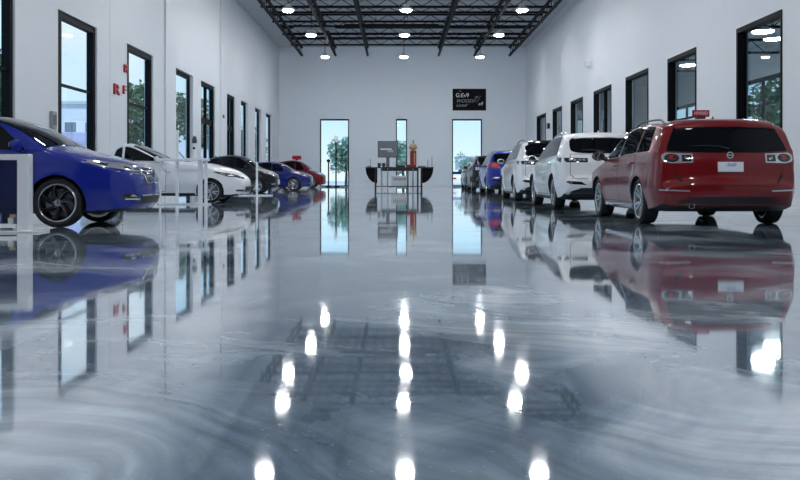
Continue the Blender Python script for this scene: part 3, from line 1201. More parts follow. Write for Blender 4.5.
def opening(name, axis, side, u0, u1, z0, z1, inner, glass, near=.08, far=.08, rails=(), mull=(), depth=.24, top=.16, label=None, rec=-.025):
    """window or glazed door: frame lining + pane. side = +1/-1: direction from the room outwards"""
    m = MB()
    a, b = inner + side * rec, inner + side * depth

    def bar(p0, p1, q0, q1, t0=a, t1=b):
        lo, hi = min(t0, t1), max(t0, t1)
        if axis == 'y':
            m.box(lo, p0, q0, hi, p1, q1)
        else:
            m.box(p0, lo, q0, p1, hi, q1)
    bar(u0, u0 + near, z0, z1)
    bar(u1 - far, u1, z0, z1)
    bar(u0 + near, u1 - far, z1 - top, z1)
    bar(u0 + near, u1 - far, z0, z0 + .07)
    for r in rails:
        bar(u0 + near, u1 - far, r[0], r[1], inner + side * (depth - .12), inner + side * (depth - .01))
    for q in mull:
        bar(q - .05, q + .05, z0 + .07, z1 - top, inner + side * (depth - .14), inner + side * (depth - .01))
    o = tag(m.build(name, M['frame']), label=label, kind='structure')
    g = MB()
    t0, t1 = inner + side * (depth - .07), inner + side * (depth - .055)
    lo, hi = min(t0, t1), max(t0, t1)
    if axis == 'y':
        g.box(lo, u0 + near * .8, z0 + .05, hi, u1 - far * .8, z1 - top * .8)
    else:
        g.box(u0 + near * .8, lo, z0 + .05, u1 - far * .8, hi, z1 - top * .8)
    g.build('window_pane', glass, o)
    return o


yl = lambda px: XL * F / (px - VX)
yr = lambda px: XR * F / (px - VX)
xb = lambda px: (px - VX) / F * YB

left_w = [(-62, 15), (58, 97), (127, 153), (176, 193), (201, 215), (227, 235), (241, 248), (255, 261), (266, 272)]
right_w = [(737, 782.5), (668, 696.5), (626, 648.5), (594, 611.5), (571, 583), (553, 562), (537, 546)]
LW = [(yl(a), yl(b), .04, 4.86) for a, b in left_w]
RW = [(yr(b), yr(a), 1.64, 4.68) for a, b in right_w] + [(15.3, 18.2, 1.64, 4.68)]
BW = [(xb(320), xb(349), .04, 4.86), (xb(396), xb(407), .04, 4.86), (xb(452), xb(482), .04, 4.86)]

fl = MB()
fl.box(XL - TH, YF - TH, -.2, XR + TH, YB + TH, 0)
tag(fl.build('floor', M['floor']), kind='structure')
wall_mesh('wall_left', 'y', (YF - TH, YB + TH), (0, ZC), LW, XL, XL - TH, M['wall'])
wall_mesh('wall_right', 'y', (YF - TH, YB + TH), (0, ZC), RW, XR, XR + TH, M['wall'])
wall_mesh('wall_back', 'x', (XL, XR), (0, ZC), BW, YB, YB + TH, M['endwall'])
wall_mesh('wall_front', 'x', (XL, XR), (0, ZC), [], YF, YF - TH, M['darkwall'])
tag(MB().box(XL - TH, YF - TH, ZC, XR + TH, YB + TH, ZC + .2).build('ceiling', M['deck']), kind='structure')
n = 0
dn = 0
for i, (a, b, z0, z1) in enumerate(LW):
    rails = [(3.0, 3.06)] if i < 3 else []
    if i in (4, 5):
        dn += 1
        opening('door_%d' % dn, 'y', -1, a, b, z0, z1, XL, M['glass'], .22, .14, [(3.05, 3.3)], [(a + b) / 2 + .1], rec=.06)
    else:
        n += 1
        opening('window_%d' % n, 'y', -1, a, b, z0, z1, XL, M['glass'], .36 if i in (1, 2) else .26, .14, rails, rec=.05 if i < 3 else .13)
for i, (a, b, z0, z1) in enumerate(RW):
    n += 1
    opening('window_%d' % n, 'y', 1, a, b, z0, z1, XR, M['glass_r'], .07, .10, [(2.55, 2.6)] if i in (1, 2) else [], [(a + b) / 2] if i in (3,) else [], depth=.22, top=.13)
for i, (a, b, z0, z1) in enumerate(BW):
    n += 1
    opening('window_%d' % n, 'x', 1, a, b, z0, z1, YB, M['glass'], .07, .07, depth=.2, top=.10)
# skirting and pilaster
for nm, bx in (('baseboard_right', (XR - .02, YF, 0, XR, YB, .14)),):
    tag(MB().box(*bx).build(nm, M['trimw'], bevel=.005), kind='structure')
for j, (a, b) in enumerate(((XL, BW[0][0]), (BW[0][1], BW[1][0]), (BW[1][1], BW[2][0]), (BW[2][1], XR - .02))):
    tag(MB().box(a, YB - .02, 0, b, YB, .14).build('trim_%d' % (j + 1), M['trimw'], bevel=.005), kind='structure')
for j, px in enumerate((166, 110, 221)):
    y = yl(px)
    tag(MB().box(XL, y - .25 if j != 1 else y - .02, 0, XL + (.07 if j != 1 else .012), y + .25 if j != 1 else y + .02, ZC).build('trim_%d' % (j + 5), M['wall']), kind='structure')

# ------------------------------------------------------------------ roof steel
def truss(name, along, c, u0, u1, zb, zt, pitch, w=.07):
    def bx(m, a0, a1, z0, z1, hw_):
        if along == 'y':
            m.box(c - hw_, a0, z0, c + hw_, a1, z1)
        else:
            m.box(a0, c - hw_, z0, a1, c + hw_, z1)
    m = MB()
    bx(m, u0, u1, zb, zb + .10, w)
    o = tag(m.build(name, M['steel']), kind='structure')
    t = MB()
    bx(t, u0, u1, zt - .10, zt, w)
    t.build('top_chord', M['steel'], o)
    wb_ = MB()
    k = int((u1 - u0) / pitch)
    for i in range(k):
        p, q = u0 + i * pitch, u0 + (i + 1) * pitch
        mid = (p + q) / 2
        for (s_, e_) in (((p, zb + .08), (mid, zt - .06)), ((mid, zt - .06), (q, zb + .08))):
            pts = [(c, s_[0], s_[1]), (c, e_[0], e_[1])] if along == 'y' else [(s_[0], c, s_[1]), (e_[0], c, e_[1])]
            wb_.tube(pts, .022, 5)
    w_o = wb_.build('web', M['steel'], o)
    return o


for x in (-6.5, -4.2, -2.0, 2.85, 5.3, 7.7):
    truss('roof_joist_beam', 'y', x, 6.0, 59.6, 8.98, 9.62, 1.3)
for i in range(22):
    y = 58.2 - 2.16 * i
    truss('roof_girder_beam', 'x', y, -7.1, 8.3, 9.62 if i % 2 else 9.50, 10.0, 1.2, .05)
# a pair of ducts above the trusses
for k, (xa, xb_, y) in enumerate(((-6.0, -3.6, 50.5), (-3.0, 2.4, 49.4), (3.2, 6.6, 51.0))):
    dd = MB().tube([(xa, y, 9.30), (xb_, y, 9.30)], .10, 14)
    tag(dd.build('ceiling_duct', M['grey' if k != 1 else 'steel'], smooth=40), ('short grey pipe under the roof deck, left of the middle lamps', 'long black pipe under the roof deck, at the middle lamps', 'short grey pipe under the roof deck, right of the middle lamps')[k], 'pipe')
for o in [o for o in SC.objects if o.name.startswith('ceiling_duct')]:
    for q in (-.9, .9):
        cx = sum(v.co.x for v in o.data.vertices) / len(o.data.vertices)
        cy = sum(v.co.y for v in o.data.vertices) / len(o.data.vertices)
        MB().tube([(cx + q, cy, 9.38), (cx + q, cy, 10.0)], .015, 6).build('hanger', M['steel'], o)

# ------------------------------------------------------------------ hall lamps
ZL = 8.3


def lamp_proto():
    r = empty('ceiling_lamp', 'x', 'lamp', (0, 0, ZL))
    MB().lathe([(.001, .28), (.10, .28), (.14, .16), (.28, .09), (.30, .02), (.28, .0)], 28).build('lamp_housing', M['greyl'], r, smooth=40)
    MB().lathe([(.245, .02), (.23, -.035), (.18, -.07), (.10, -.085), (.001, -.09)], 28).build('lamp_diffuser', M['lamp'], r, smooth=60)
    MB().tube([(0, 0, .28), (0, 0, ZC - ZL)], .018, 8).build('hanging_rod', M['steel'], r)
    return r


rows = [(55.0, 'farthest', (-4.55, .44, 5.25)), (46.6, 'second farthest', (-4.6, .40, 5.46)), (39.7, 'third farthest', (-4.97, .41, 5.70)),
        (34.6, 'fourth farthest', (-4.55, .25, 4.7)), (26.3, 'fifth farthest', (-4.0, .25, 4.3)), (17.5, 'sixth farthest', (-4.4, .25, 4.9)), (8.5, 'seventh farthest', (-4.4, .25, 4.9)), (-.5, 'nearest', (-4.4, .25, 4.9))]
first = lamp_proto()
for i, (y, rank, xs) in enumerate(rows):
    for x, colname in zip(xs, ('left', 'middle', 'right')):
        o = first if first is not None else copy_tree(lamp0)
        if first is not None:
            lamp0, first = first, None
        o.location = (x, y, ZL)
        tag(o, 'round white high bay lamp, %s of the %s row under the black trusses' % (rank, colname), 'lamp', 'round lamps hanging in three rows')

# ------------------------------------------------------------------ cars
GR, GL = 'cars parked along the right wall', 'cars parked along the left wall'
RX = 4.40
c1r, c1 = build_car(WAGON, 'car', 'dark red estate car with white licence plate and black roof rails, rear to the camera', 'car', (RX, 11.42 + 2.225, 0), PI / 2, GR)
plate_on(c1, c1r, .79, 0, .335, .13, 'B', [('1RAP', .022, .062, M['ink_blue']), ('- - - -', -.040, .035, M['ink_blue'])])
emblem_on(c1, c1r, .945)
q, nn = c1.ray(-.5, 0, 'T')
sg_o = tag(MB().box(-.125, -.012, .065, .125, .012, .165).build('sign', M['sign_red'], bevel=.008), 'small red sign with white capitals standing on the red car roof', 'sign')
sg_o.location = (4.45, 11.42 + 2.225 - .9, 1.4735)
text_obj('sign_lettering', 'HYBRID', .068, M['ink_white'], sg_o, (0, -.0125, .115), (PI / 2, 0, 0), .002, sx=.85)
MB().box(-.06, -.03, 0, .06, .03, .067).build('sign_base', M['black'], sg_o)

suv2 = dict(SUV)
c2r, c2 = build_car(suv2, 'car', 'white sport utility car right behind the red estate, with thin smoked tail lamps', 'car', (4.27, 17.72 + 2.325, 0), PI / 2, GR)
suv3 = derive(SUV, fz=1.10, rail_mat=M['black'], wheel='ten', spoiler=(4.2, 4.34, .6, M['gloss_black']))
c3r, c3 = build_car(suv3, 'car', 'taller white sport utility car between the other white one and the blue car', 'car', (4.27, 23.95 + 2.325, 0), PI / 2, GR)
suv4 = derive(SUV, fz=1.14, paint=M['blue'], rail_mat=M['silverp'],
              taillight=dict(mat=M['lens_red'], polys=[('B', [(.44, 1.05), (.80, 1.05), (.82, 1.25), (.56, 1.25)]), ('S', [(4.30, 1.08), (4.47, 1.05), (4.47, 1.26), (4.34, 1.24)])]))
c4r, c4 = build_car(suv4, 'car', 'blue sport utility car with red tail lamps beyond the two white cars', 'car', (4.55, 34.4 + 2.325, 0), PI / 2, GR)
suv5 = derive(SUV, fz=1.12, paint=M['blackp'], taillight=dict(mat=M['lens'], polys=[('B', [(.44, 1.02), (.80, 1.02), (.82, 1.16), (.50, 1.16)])]), wheel='ten')
c5r, c5 = build_car(suv5, 'car', 'black sport utility car in front of the blue one, near the far window', 'car', (4.56, 41.5 + 2.325, 0), PI / 2, GR)
hat6 = derive(HATCH, fz=1.05, paint=M['greyp'], wheel='ten')
c6r, c6 = build_car(hat6, 'car', 'dark grey hatchback last in the right line, before the back window', 'car', (4.75, 49.2 + 2.15, 0), PI / 2, GR)
for c, r_, z in ((c2, c2r, 0), (c3, c3r, 0), (c4, c4r, .92), (c5, c5r, .92), (c6, c6r, .80)):
    if z:
        plate_on(c, r_, z, 0, .36, .12, 'B')
emblem_on(c2, c2r, 1.045, 'B', .04)
emblem_on(c3, c3r, 1.10, 'B', .04)

l1r, l1 = build_car(HATCH, 'car', 'bright blue hatchback with dark swirl wheels, nearest on the left', 'car', (-3.36 - 2.125, 11.16 + .88, 0), 0, GL)
emblem_on(l1, l1r, .70, 'F', .05)
l2r, l2 = build_car(COUPE, 'car', 'white long nosed coupe with slim dark headlamps, behind the blue hatchback', 'car', (-3.92 - 2.19, 22.35 + .88, 0), 0, GL)
blk = derive(HATCH, fz=1.10, fl=.77, W=1.74, paint=M['blackp'], wheel='five', r=.30)
l3r, l3 = build_car(blk, 'car', 'small black car just past the white coupe, its nose by the thin white post', 'car', (-5.10 - 3.2725 / 2, 36.6 + .87, 0), 0, GL)
plate_on(l3, l3r, .47, 0, .36, .2, 'F')
nv = derive(HATCH, fz=.97, fl=.90, paint=M['navy'], wheel='five', headlight=dict(HATCH['headlight']))
nv['top'] = nv['top']
l4r, l4 = build_car(nv, 'car', 'dark blue car with bright headlamp between the small black car and the red one', 'car', (-4.38 - .90 * 2.125, 44.4 + .88, 0), 0, GL)
rd = derive(HATCH, fz=1.28, fl=.86, W=1.8, paint=M['red'], wheel='ten', r=.34)
l5r, l5 = build_car(rd, 'car', 'red car last on the left, beside the back wall window', 'car', (-4.70 - .86 * 2.125, 56.6 + .9, 0), 0, GL)
sr = tag(MB().box(-.30, -.02, .05, .30, .02, .30).build('sign', M['sign_red'], bevel=.02), 'small red sign on the roof of the farthest red car', 'sign')
MB().box(-.08, -.03, 0, .08, .03, .055).build('sign_base', M['black'], sr)
q, nn = l5.ray(-.10, 0, 'T')
sr.location = (l5r.location.x + q.x, l5r.location.y + q.y, q.z + .02)

# ------------------------------------------------------------------ white display stands on the left
k = empty('display_stand', 'white frame stand with dark glass in front of the blue car', 'display stand', (-4.62, 10.35, 0))
f = MB()
f.box(-.30, -.06, .855, .265, .06, .925)
f.box(.125, -.06, .02, .265, .06, .857)
f.box(-.30, -.06, .02, -.14, .06, .857)
f.box(-.142, -.05, .05, .107, .05, .10)
f.build('stand_frame', M['white'], k, bevel=.006)
MB().box(-.46, -.16, 0, .42, .18, .022).build('base_plate', M['white'], k, bevel=.005)
MB().box(-.142, -.008, .095, .107, .008, .857).build('glass_panel', glassmat('smoked_glass', (.35, .4, .5)), k)
MB().box(.01, -.045, .10, .07, -.012, .17).build('info_card', M['greyl'], k)
MB().box(.03, -.045, .175, .09, -.012, .21).build('price_card', M['tan'], k)

k = empty('display_stand', 'white rail stand with three posts before the white coupe', 'display stand', (-5.17, 21.1, 0))
x0, x1 = -.60, .60
for (a, w, h) in ((-.575, .05, 1.06), (-.16, .07, 1.80), (.40, .10, 1.06), (.535, .07, 1.06)):
    MB().box(a - w / 2, -w / 2, .03, a + w / 2, w / 2, h).build('post', M['white'], k, bevel=.006)
MB().box(x0, -.16, 1.055, x1, .16, 1.12).build('top_shelf', M['white'], k, bevel=.008)
MB().box(-.125, -.025, .80, .35, .025, .86).build('rail', M['white'], k, bevel=.005)
MB().box(x0 - .02, -.14, 0, x1 + .04, .14, .035).build('base_plate', M['white'], k, bevel=.005)
hk = MB().tube([(-.50, -.03, 1.06), (-.50, -.10, .90), (-.42, -.13, .80), (-.30, -.10, .78)], .018, 8)
hk.build('hook', M['greyl'], k, smooth=50)
sd = empty('dispenser', 'white dispenser bottle with dark green cap on the three post stand', 'dispenser', (-5.17 + .26, 21.1, 1.1225))
MB().lathe([(.001, 0), (.085, 0), (.085, .03), (.065, .05), (.062, .30), (.075, .33), (.07, .36), (.001, .36)], 24).build('dispenser_body', M['white'], sd, smooth=40)
MB().lathe([(.055, .355), (.062, .42), (.05, .50), (.02, .54), (.001, .545)], 24).build('cap', M['green_dark'], sd, smooth=50)
MB().lathe([(.001, -.01), (.03, -.01), (.03, .01), (.001, .01)], 16, 'y', c=(0, -.066, .24)).build('gauge', M['gloss_black'], sd)

k = empty('post_stand', 'thin white post on a flat base in front of the small black car', 'post', (-5.12, 31.8, 0))
MB().box(-.035, -.035, .03, .035, .035, 1.22).build('post', M['white'], k, bevel=.006)
MB().box(-.62, -.25, 0, .55, .25, .035).build('base_plate', M['white'], k, bevel=.008)

# slim dark lamp posts by the left back window
def pole(px, Y, h, lab, head):
    x = (px - VX) / F * Y
    k = empty('floor_lamp', lab, 'floor lamp', (x, Y, 0))
    MB().lathe([(.001, 0), (.22, 0), (.22, .03), (.05, .06), (.045, h - .02), (.001, h)], 16).build('pole', M['steel'], k, smooth=40)
    if head:
        MB().lathe([(.001, h - .05), (.10, h), (.13, h + .22), (.10, h + .42), (.001, h + .48)], 16).build('lamp_shade', M['white'], k, smooth=50)
        MB().tube([(-.20, 0, h - .5), (0, 0, h - .7), (.20, 0, h - .5)], .02, 6).build('arm', M['steel'], k, smooth=50)
    else:
        MB().lathe([(.001, h - .2), (.10, h - .2), (.14, h - .08), (.06, h), (.001, h)], 16).build('finial', M['steel'], k, smooth=50)
    return k


pole(336, 58.6, 3.05, 'tall black floor lamp with white shade before the left back window', True)
pole(328.5, 60.6, 1.95, 'shorter black post left of the tall floor lamp', False)

# ------------------------------------------------------------------ reception table at the back
DY = 46.6
k = empty('reception_table', 'black bar height table with rounded drop ends and chrome legs', 'table', (.13, DY, 0))
TZ = 1.22
MB().box(-1.55, -.55, TZ - .05, 1.55, .55, TZ).build('tabletop', M['black'], k, bevel=.012)
MB().box(-1.0, -.48, TZ - .20, 1.0, .48, TZ - .052).build('apron', M['black'], k, bevel=.01)
for sg in (-1, 1):
    poly = [(sg * 1.18, TZ - .052), (sg * 1.80, TZ - .052)]
    for i in range(1, 9):
        t = PI / 2 * i / 8
        poly.append((sg * (1.18 + .62 * math.cos(t)), TZ - .052 - .80 * math.sin(t)))
    MB().prism(poly, -.40, -.34).build('end_panel', M['gloss_black'], k)
    MB().box(min(sg * 1.54, sg * 1.82), -.45, TZ - .05, max(sg * 1.54, sg * 1.82), .45, TZ).build('end_leaf', M['black'], k, bevel=.012)
for x in (-.95, -.62, .45, .72, .98, 1.18, -1.28):
    for y in ((-.45, .45) if abs(x) > .7 else (-.45,)):
        MB().tube([(x, y, 0), (x, y, TZ - .05)], .035, 10).build('leg', M['chrome'] if abs(x) in (.95, .62, .72) else M['black'], k, smooth=50)
MB().box(-1.30, -.42, .17, 1.25, .42, .21).build('lower_shelf', M['black'], k, bevel=.008)
b = empty('printer', 'grey box shaped printer on the lower shelf of the black table', 'printer', (.13 + .02, DY, .213))
MB().box(-.45, -.36, 0, .45, .36, .55).build('printer_body', M['greyl'], b, bevel=.02)
MB().box(-.36, -.372, .30, .36, -.355, .46).build('paper_slot', M['grey'], b)
b = empty('monitor', 'large grey monitor with white stripe on a stand on the black table', 'monitor', (.13 - .62, DY, TZ))
MB().box(-.54, -.04, .52, .54, .04, 1.40).build('screen_housing', M['black'], b, bevel=.012)
MB().box(-.51, -.046, .55, .51, -.039, 1.37).build('screen', M['screen'], b)
st = MB().box(-.40, -.050, .93, .20, -.0455, 1.00).build('screen_stripe', M['ink_white'], b)
MB().box(-.02, -.050, .80, .30, -.0455, .92).build('screen_stripe', M['ink_grey'], b)
MB().box(-.09, -.03, .02, .09, .035, .55).build('neck', M['screen'], b, bevel=.01)
MB().box(-.26, -.16, 0, .26, .16, .025).build('foot', M['screen'], b, bevel=.008)
for i, (x, lab) in enumerate(((-1.08, 'black cup on the table, left of the monitor, the outer one'), (-.84, 'black cup on the table beside the monitor foot, the inner one'))):
    b = empty('cup', lab, 'cup', (.13 + x, DY - .25, TZ), group='black cups by the monitor')
    MB().lathe([(.001, 0), (.07, 0), (.09, .22), (.08, .22), (.06, .015), (.001, .015)], 20).build('cup_body', M['black'], b, smooth=40)
    MB().lathe([(.03, -.01), (.05, -.01), (.05, .01), (.03, .01)], 14, 'y', c=(.105, 0, .12), closed=True).build('cup_handle', M['black'], b, smooth=40)
b = empty('tray', 'low black tray in the middle of the black table', 'tray', (.13 + .08, DY - .2, TZ))
MB().box(-.24, -.15, 0, .24, .15, .03).build('tray_base', M['black'], b, bevel=.008)
for y in (-.15, .135):
    MB().box(-.24, y, .028, .24, y + .015, .09).build('tray_side', M['black'], b)
b = empty('box', 'dark red box at the foot of the figurine on the table', 'box', (.13 + .58, DY - .33, TZ))
MB().box(-.20, -.10, 0, .20, .10, .11).build('box_body', M['red_matte'], b, bevel=.008)
MB().box(-.205, -.105, .105, .205, .105, .14).build('box_lid', M['sign_red'], b, bevel=.008)
b = empty('figurine', 'tall red figurine with round tan head on the black table', 'figurine', (.13 + .74, DY, TZ))
MB().prism(ell(0, 0, .17, .12, 20, 3.5), 0, .88, 'z').build('figurine_body', M['red_matte'], b, bevel=.02)
MB().box(.03, -.128, .12, .10, -.115, .76).build('body_stripe', M['tan'], b)
MB().lathe([(.001, .86), (.11, .90), (.19, 1.0), (.20, 1.10), (.16, 1.22), (.09, 1.28), (.001, 1.30)], 24).build('head', M['tan'], b, smooth=60)
MB().lathe([(.12, 1.00), (.215, 1.02), (.20, 1.12), (.13, 1.08)], 24, c=(0, .03, 0), closed=True).build('head_band', M['black'], b, smooth=60)
MB().lathe([(.035, 1.28), (.03, 1.38), (.001, 1.50)], 10).build('topknot', M['black'], b, smooth=50)
for i, (x, h, lab) in enumerate(((-1.56, .45, 'thin grey rod standing at the left end of the table'), (1.52, .40, 'thin grey rod on the right table leaf, the inner one'), (1.74, .55, 'taller thin grey rod at the far right edge of the table'))):
    b = empty('table_rod', lab, 'rod', (.13 + x, DY - .05, TZ))
    MB().tube([(0, 0, .01), (0, 0, h)], .022, 10).build('rod', M['grey'], b, smooth=50)
    MB().lathe([(.001, 0), (.07, 0), (.07, .02), (.001, .03)], 16).build('foot', M['grey'], b, smooth=40)
for i, x in enumerate((-1.62, 1.08, 1.30)):
    b = empty('small_box', ('small black box on the left table end', 'small black box behind the figurine, nearer to it', 'small black box between the figurine and the right rods')[i], 'box', (.13 + x, DY - .2, TZ))
    MB().box(-.10, -.06, 0, .10, .06, .07).build('box_body', M['black'], b, bevel=.006)
    MB().box(-.07, -.062, .02, .07, -.058, .05).build('box_label', M['ink_grey'], b)

# ------------------------------------------------------------------ things on the walls
x0, x1, z0, z1 = xb(452.5), xb(486), 5.46, 7.02
s_ = empty('wall_sign', 'black sign with white lettering high on the back wall above the right window', 'sign', ((x0 + x1) / 2, YB, (z0 + z1) / 2))
w_, h_ = (x1 - x0) / 2, (z1 - z0) / 2
MB().box(-w_, -.07, -h_, w_, -.001, h_).build('sign_board', M['sign_black'], s_, bevel=.01)
fr = MB()
for bx in ((-w_ - .08, -.05, h_, w_ + .08, 0, h_ + .07), (-w_ - .08, -.05, -h_ - .07, w_ + .08, 0, -h_), (-w_ - .08, -.05, -h_, -w_, 0, h_), (w_, -.05, -h_, w_ + .08, 0, h_)):
    fr.box(*bx)
fr.build('sign_border', M['trimw'], s_)


def sl(t, x, z, size, mt, shear=0, sx=1.0, al='LEFT'):
    text_obj('sign_lettering', t, size, mt, s_, (x, -.071, z), (PI / 2, 0, 0), .004, al, shear, sx)


sl('G:Ev9', -w_ + .22, .30, .42, M['ink_white'], 0, .95)
sl('- -#', -w_ + .40, .62, .14, M['ink_grey'])
sl('WOOD//', -w_ + .24, -.10, .34, M['ink_grey'], .35, 1.0)
sl('Laced/', -w_ + .24, -.40, .30, M['ink_grey'], .45)
sl('AS |', .35, .17, .24, M['ink_grey'], .4)
sl('/ /', .30, -.10, .34, M['ink_grey'], .5)
sl('a8', .62, -.30, .34, M['ink_white'], .4)


def letter(txt, px, py, size, lab):
    Y = yl(px)
    z = CH + (HY - py) / F * Y
    o = text_obj('wall_letter', txt, size, M['sign_red'], None, (XL + .031, Y, z), (PI / 2, 0, PI / 2), .03, sx=2.1)
    tag(o, lab, 'letter')


letter('R', 115.5, 90, .46, 'red letter R on the left wall, the left one of the lower pair')
letter('F', 123.6, 90.5, .38, 'red letter F on the left wall beside the tall black window')
letter('R', 125, 69.5, .36, 'red letter R above the other two letters on the left wall')


def wall_box(name, lab, cat, px, py, side, w, h, d, mat, extra=None):
    if side == 'L':
        Y, X, sg = yl(px), XL, 1
    else:
        Y, X, sg = yr(px), XR, -1
    z = CH + (HY - py) / F * Y
    k = empty(name, lab, cat, (X, Y, z))
    MB().box(min(0, sg * d), -w / 2, -h / 2, max(0, sg * d), w / 2, h / 2).build('casing', mat, k, bevel=.01)
    if extra:
        MB().box(min(sg * d, sg * (d + .012)), -w * .3, -h * .3, max(sg * d, sg * (d + .012)), w * .3, h * .3).build('cover', extra, k)
    return k


wall_box('switch_box', 'grey control box on the left wall just over the blue car', 'control box', 52, 120, 'L', .30, .42, .07, M['grey'], M['screen'])
wall_box('wall_sensor', 'small dark sensor on the left wall between the black doors', 'sensor', 222, 116.5, 'L', .32, .16, .10, M['black'], M['grey'])
wall_box('wall_speaker', 'small white speaker high on the right wall', 'speaker', 590.5, 64, 'R', .42, .26, .22, M['white'], M['greyl'])
wall_box('wall_sensor', 'small black box on the right wall between the far windows', 'sensor', 549.5, 126, 'R', .40, .32, .15, M['black'], M['grey'])

# ------------------------------------------------------------------ side room beyond the right windows
SX = 18.0
tag(MB().box(XR + TH, 4.0, -.2, SX + .3, YB + TH, 0).build('floor_side_room', M['adjfloor']), kind='structure')
SW = [(40.5, 45.8, .4, 5.6), (52.0, 57.0, .4, 5.2), (29.0, 33.0, .4, 5.2)]
wall_mesh('wall_side_room', 'y', (4.0, YB + TH), (0, 7.2), SW, SX, SX + .3, M['adjwall'])
wall_mesh('wall_side_room_end', 'x', (XR + TH, SX), (0, 7.2), [], YB, YB + TH, M['adjwall'])
wall_mesh('wall_side_room_near', 'x', (XR + TH, SX), (0, 7.2), [], 4.3, 4.0, M['adjwall'])
tag(MB().box(XR + TH, 4.0, 7.2, SX + .3, YB + TH, 7.4).build('ceiling_side_room', M['adjwall']), kind='structure')
for i, (a, b_, z0, z1) in enumerate(SW):
    n += 1
    opening('window_%d' % n, 'y', 1, a, b_, z0, z1, SX, M['glass'], .1, .1, [(2.6, 2.68)], [(a + b_) / 2])
for j in range(4):
    truss('side_room_beam', 'x', 27 + 7 * j, XR + TH, SX, 6.5, 7.2, 1.3)
spots = [(12.7, 30.2, 5.75, 'oval white lamp in the right side room, left one in the nearest window'), (15.4, 35.6, 6.35, 'oval white lamp in the right side room, right one in the nearest window'), (13.4, 40.0, 5.85, 'oval white lamp seen through the second window from the right'),
         (12.4, 49.0, 5.9, 'oval white lamp in the right side room, in the far half')]
p0 = empty('pendant_lamp', 'x', 'lamp', (0, 0, 0))
MB().lathe([(.001, .12), (.20, .12), (.38, .04), (.40, .0), (.38, -.02)], 28).build('lamp_shade', M['greyl'], p0, smooth=50)
MB().lathe([(.375, -.015), (.33, -.05), (.15, -.08), (.001, -.085)], 28).build('lamp_diffuser', M['lamp2'], p0, smooth=60)
MB().tube([(0, 0, .10), (0, 0, 1.0)], .015, 8).build('hanging_rod', M['steel'], p0)
for i, (x, y, z, lab) in enumerate(spots):
    o = p0 if i == 0 else copy_tree(p0)
    o.location = (x, y, z)
    tag(o, lab, 'lamp', 'lamps of the side room')
    for ch in o.children:
        if ch.name.startswith('hanging_rod'):
            ch.scale = (1, 1, 7.2 - z)

# ------------------------------------------------------------------ outdoors
tag(MB().box(-170, -60, -.45, 170, 260, -.25).build('ground', M['asphalt']), kind='structure')


def tree(loc, h, cr, lab, grp, mat, seed, nleaf=1500, leaf=.22):
    rnd = random.Random(seed)
    k = empty('tree', lab, 'tree', loc, group=grp)
    t = MB().tube([(0, 0, 0), (.05, .02, h * .25), (-.04, .05, h * .5), (.03, 0, h * .8)], [.16, .13, .09, .03], 9)
    for i in range(7):
        a = rnd.uniform(0, 2 * PI)
        z0 = h * rnd.uniform(.25, .6)
        t.tube([(0, 0, z0), (cr * .35 * math.cos(a), cr * .35 * math.sin(a), z0 + h * .12), (cr * .7 * math.cos(a), cr * .7 * math.sin(a), z0 + h * .2)], [.06, .04, .015], 6)
    t.build('trunk', M['bark'], k, smooth=50)
    m = MB()
    blobs = [(rnd.uniform(-1, 1) * cr * .55, rnd.uniform(-1, 1) * cr * .55, h * rnd.uniform(.42, .86), cr * rnd.uniform(.35, .6)) for _ in range(11)]
    for _ in range(nleaf):
        bx, by, bz, br = rnd.choice(blobs)
        d = Vector((rnd.gauss(0, 1), rnd.gauss(0, 1), rnd.gauss(0, 1))).normalized() * br * rnd.uniform(.55, 1.0)
        c = Vector((bx, by, bz)) + d
        u = Vector((rnd.gauss(0, 1), rnd.gauss(0, 1), rnd.gauss(0, .6))).normalized()
        v = u.cross(Vector((rnd.gauss(0, 1), rnd.gauss(0, 1), rnd.gauss(0, 1)))).normalized()
        s1 = leaf * rnd.uniform(.6, 1.4)
        m.add([c - u * s1, c + v * s1 * .5, c + u * s1, c - v * s1 * .5], [(0, 1, 2, 3)])
    m.build('foliage', mat, k)
    return k


GZ = -.25
TG = 'trees outside the hall'
tree((-16.0, 34.2, GZ), 5.8, 2.2, 'green tree outside the nearest left window at the picture edge', TG, M['leaf'], 1)
tree((-16.6, 55.5, GZ), 7.2, 2.4, 'green tree outside the third window on the left', TG, M['leaf'], 2)
tree((-16.2, 67.5, GZ), 7.6, 2.6, 'green tree outside the fourth window on the left', TG, M['leaf'], 3)
tree((-15.2, 78.0, GZ), 6.0, 2.3, 'green tree outside the black doors on the left', TG, M['leaf'], 4)
tree((-17.0, 98.0, GZ), 7.0, 3.0, 'green tree beyond the far left windows', TG, M['leaf'], 5)
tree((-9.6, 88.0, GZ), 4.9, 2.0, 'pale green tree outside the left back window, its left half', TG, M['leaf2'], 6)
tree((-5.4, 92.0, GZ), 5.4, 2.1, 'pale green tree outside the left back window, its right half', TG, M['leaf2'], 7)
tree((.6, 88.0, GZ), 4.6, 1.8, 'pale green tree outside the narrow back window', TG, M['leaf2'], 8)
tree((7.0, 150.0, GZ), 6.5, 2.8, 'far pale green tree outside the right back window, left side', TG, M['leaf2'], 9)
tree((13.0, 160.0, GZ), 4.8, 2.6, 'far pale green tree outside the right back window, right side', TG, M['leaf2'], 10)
tree((20.8, 47.8, GZ), 6.3, 2.3, 'tree outside the side room seen through the nearest right window', TG, M['leaf'], 11)


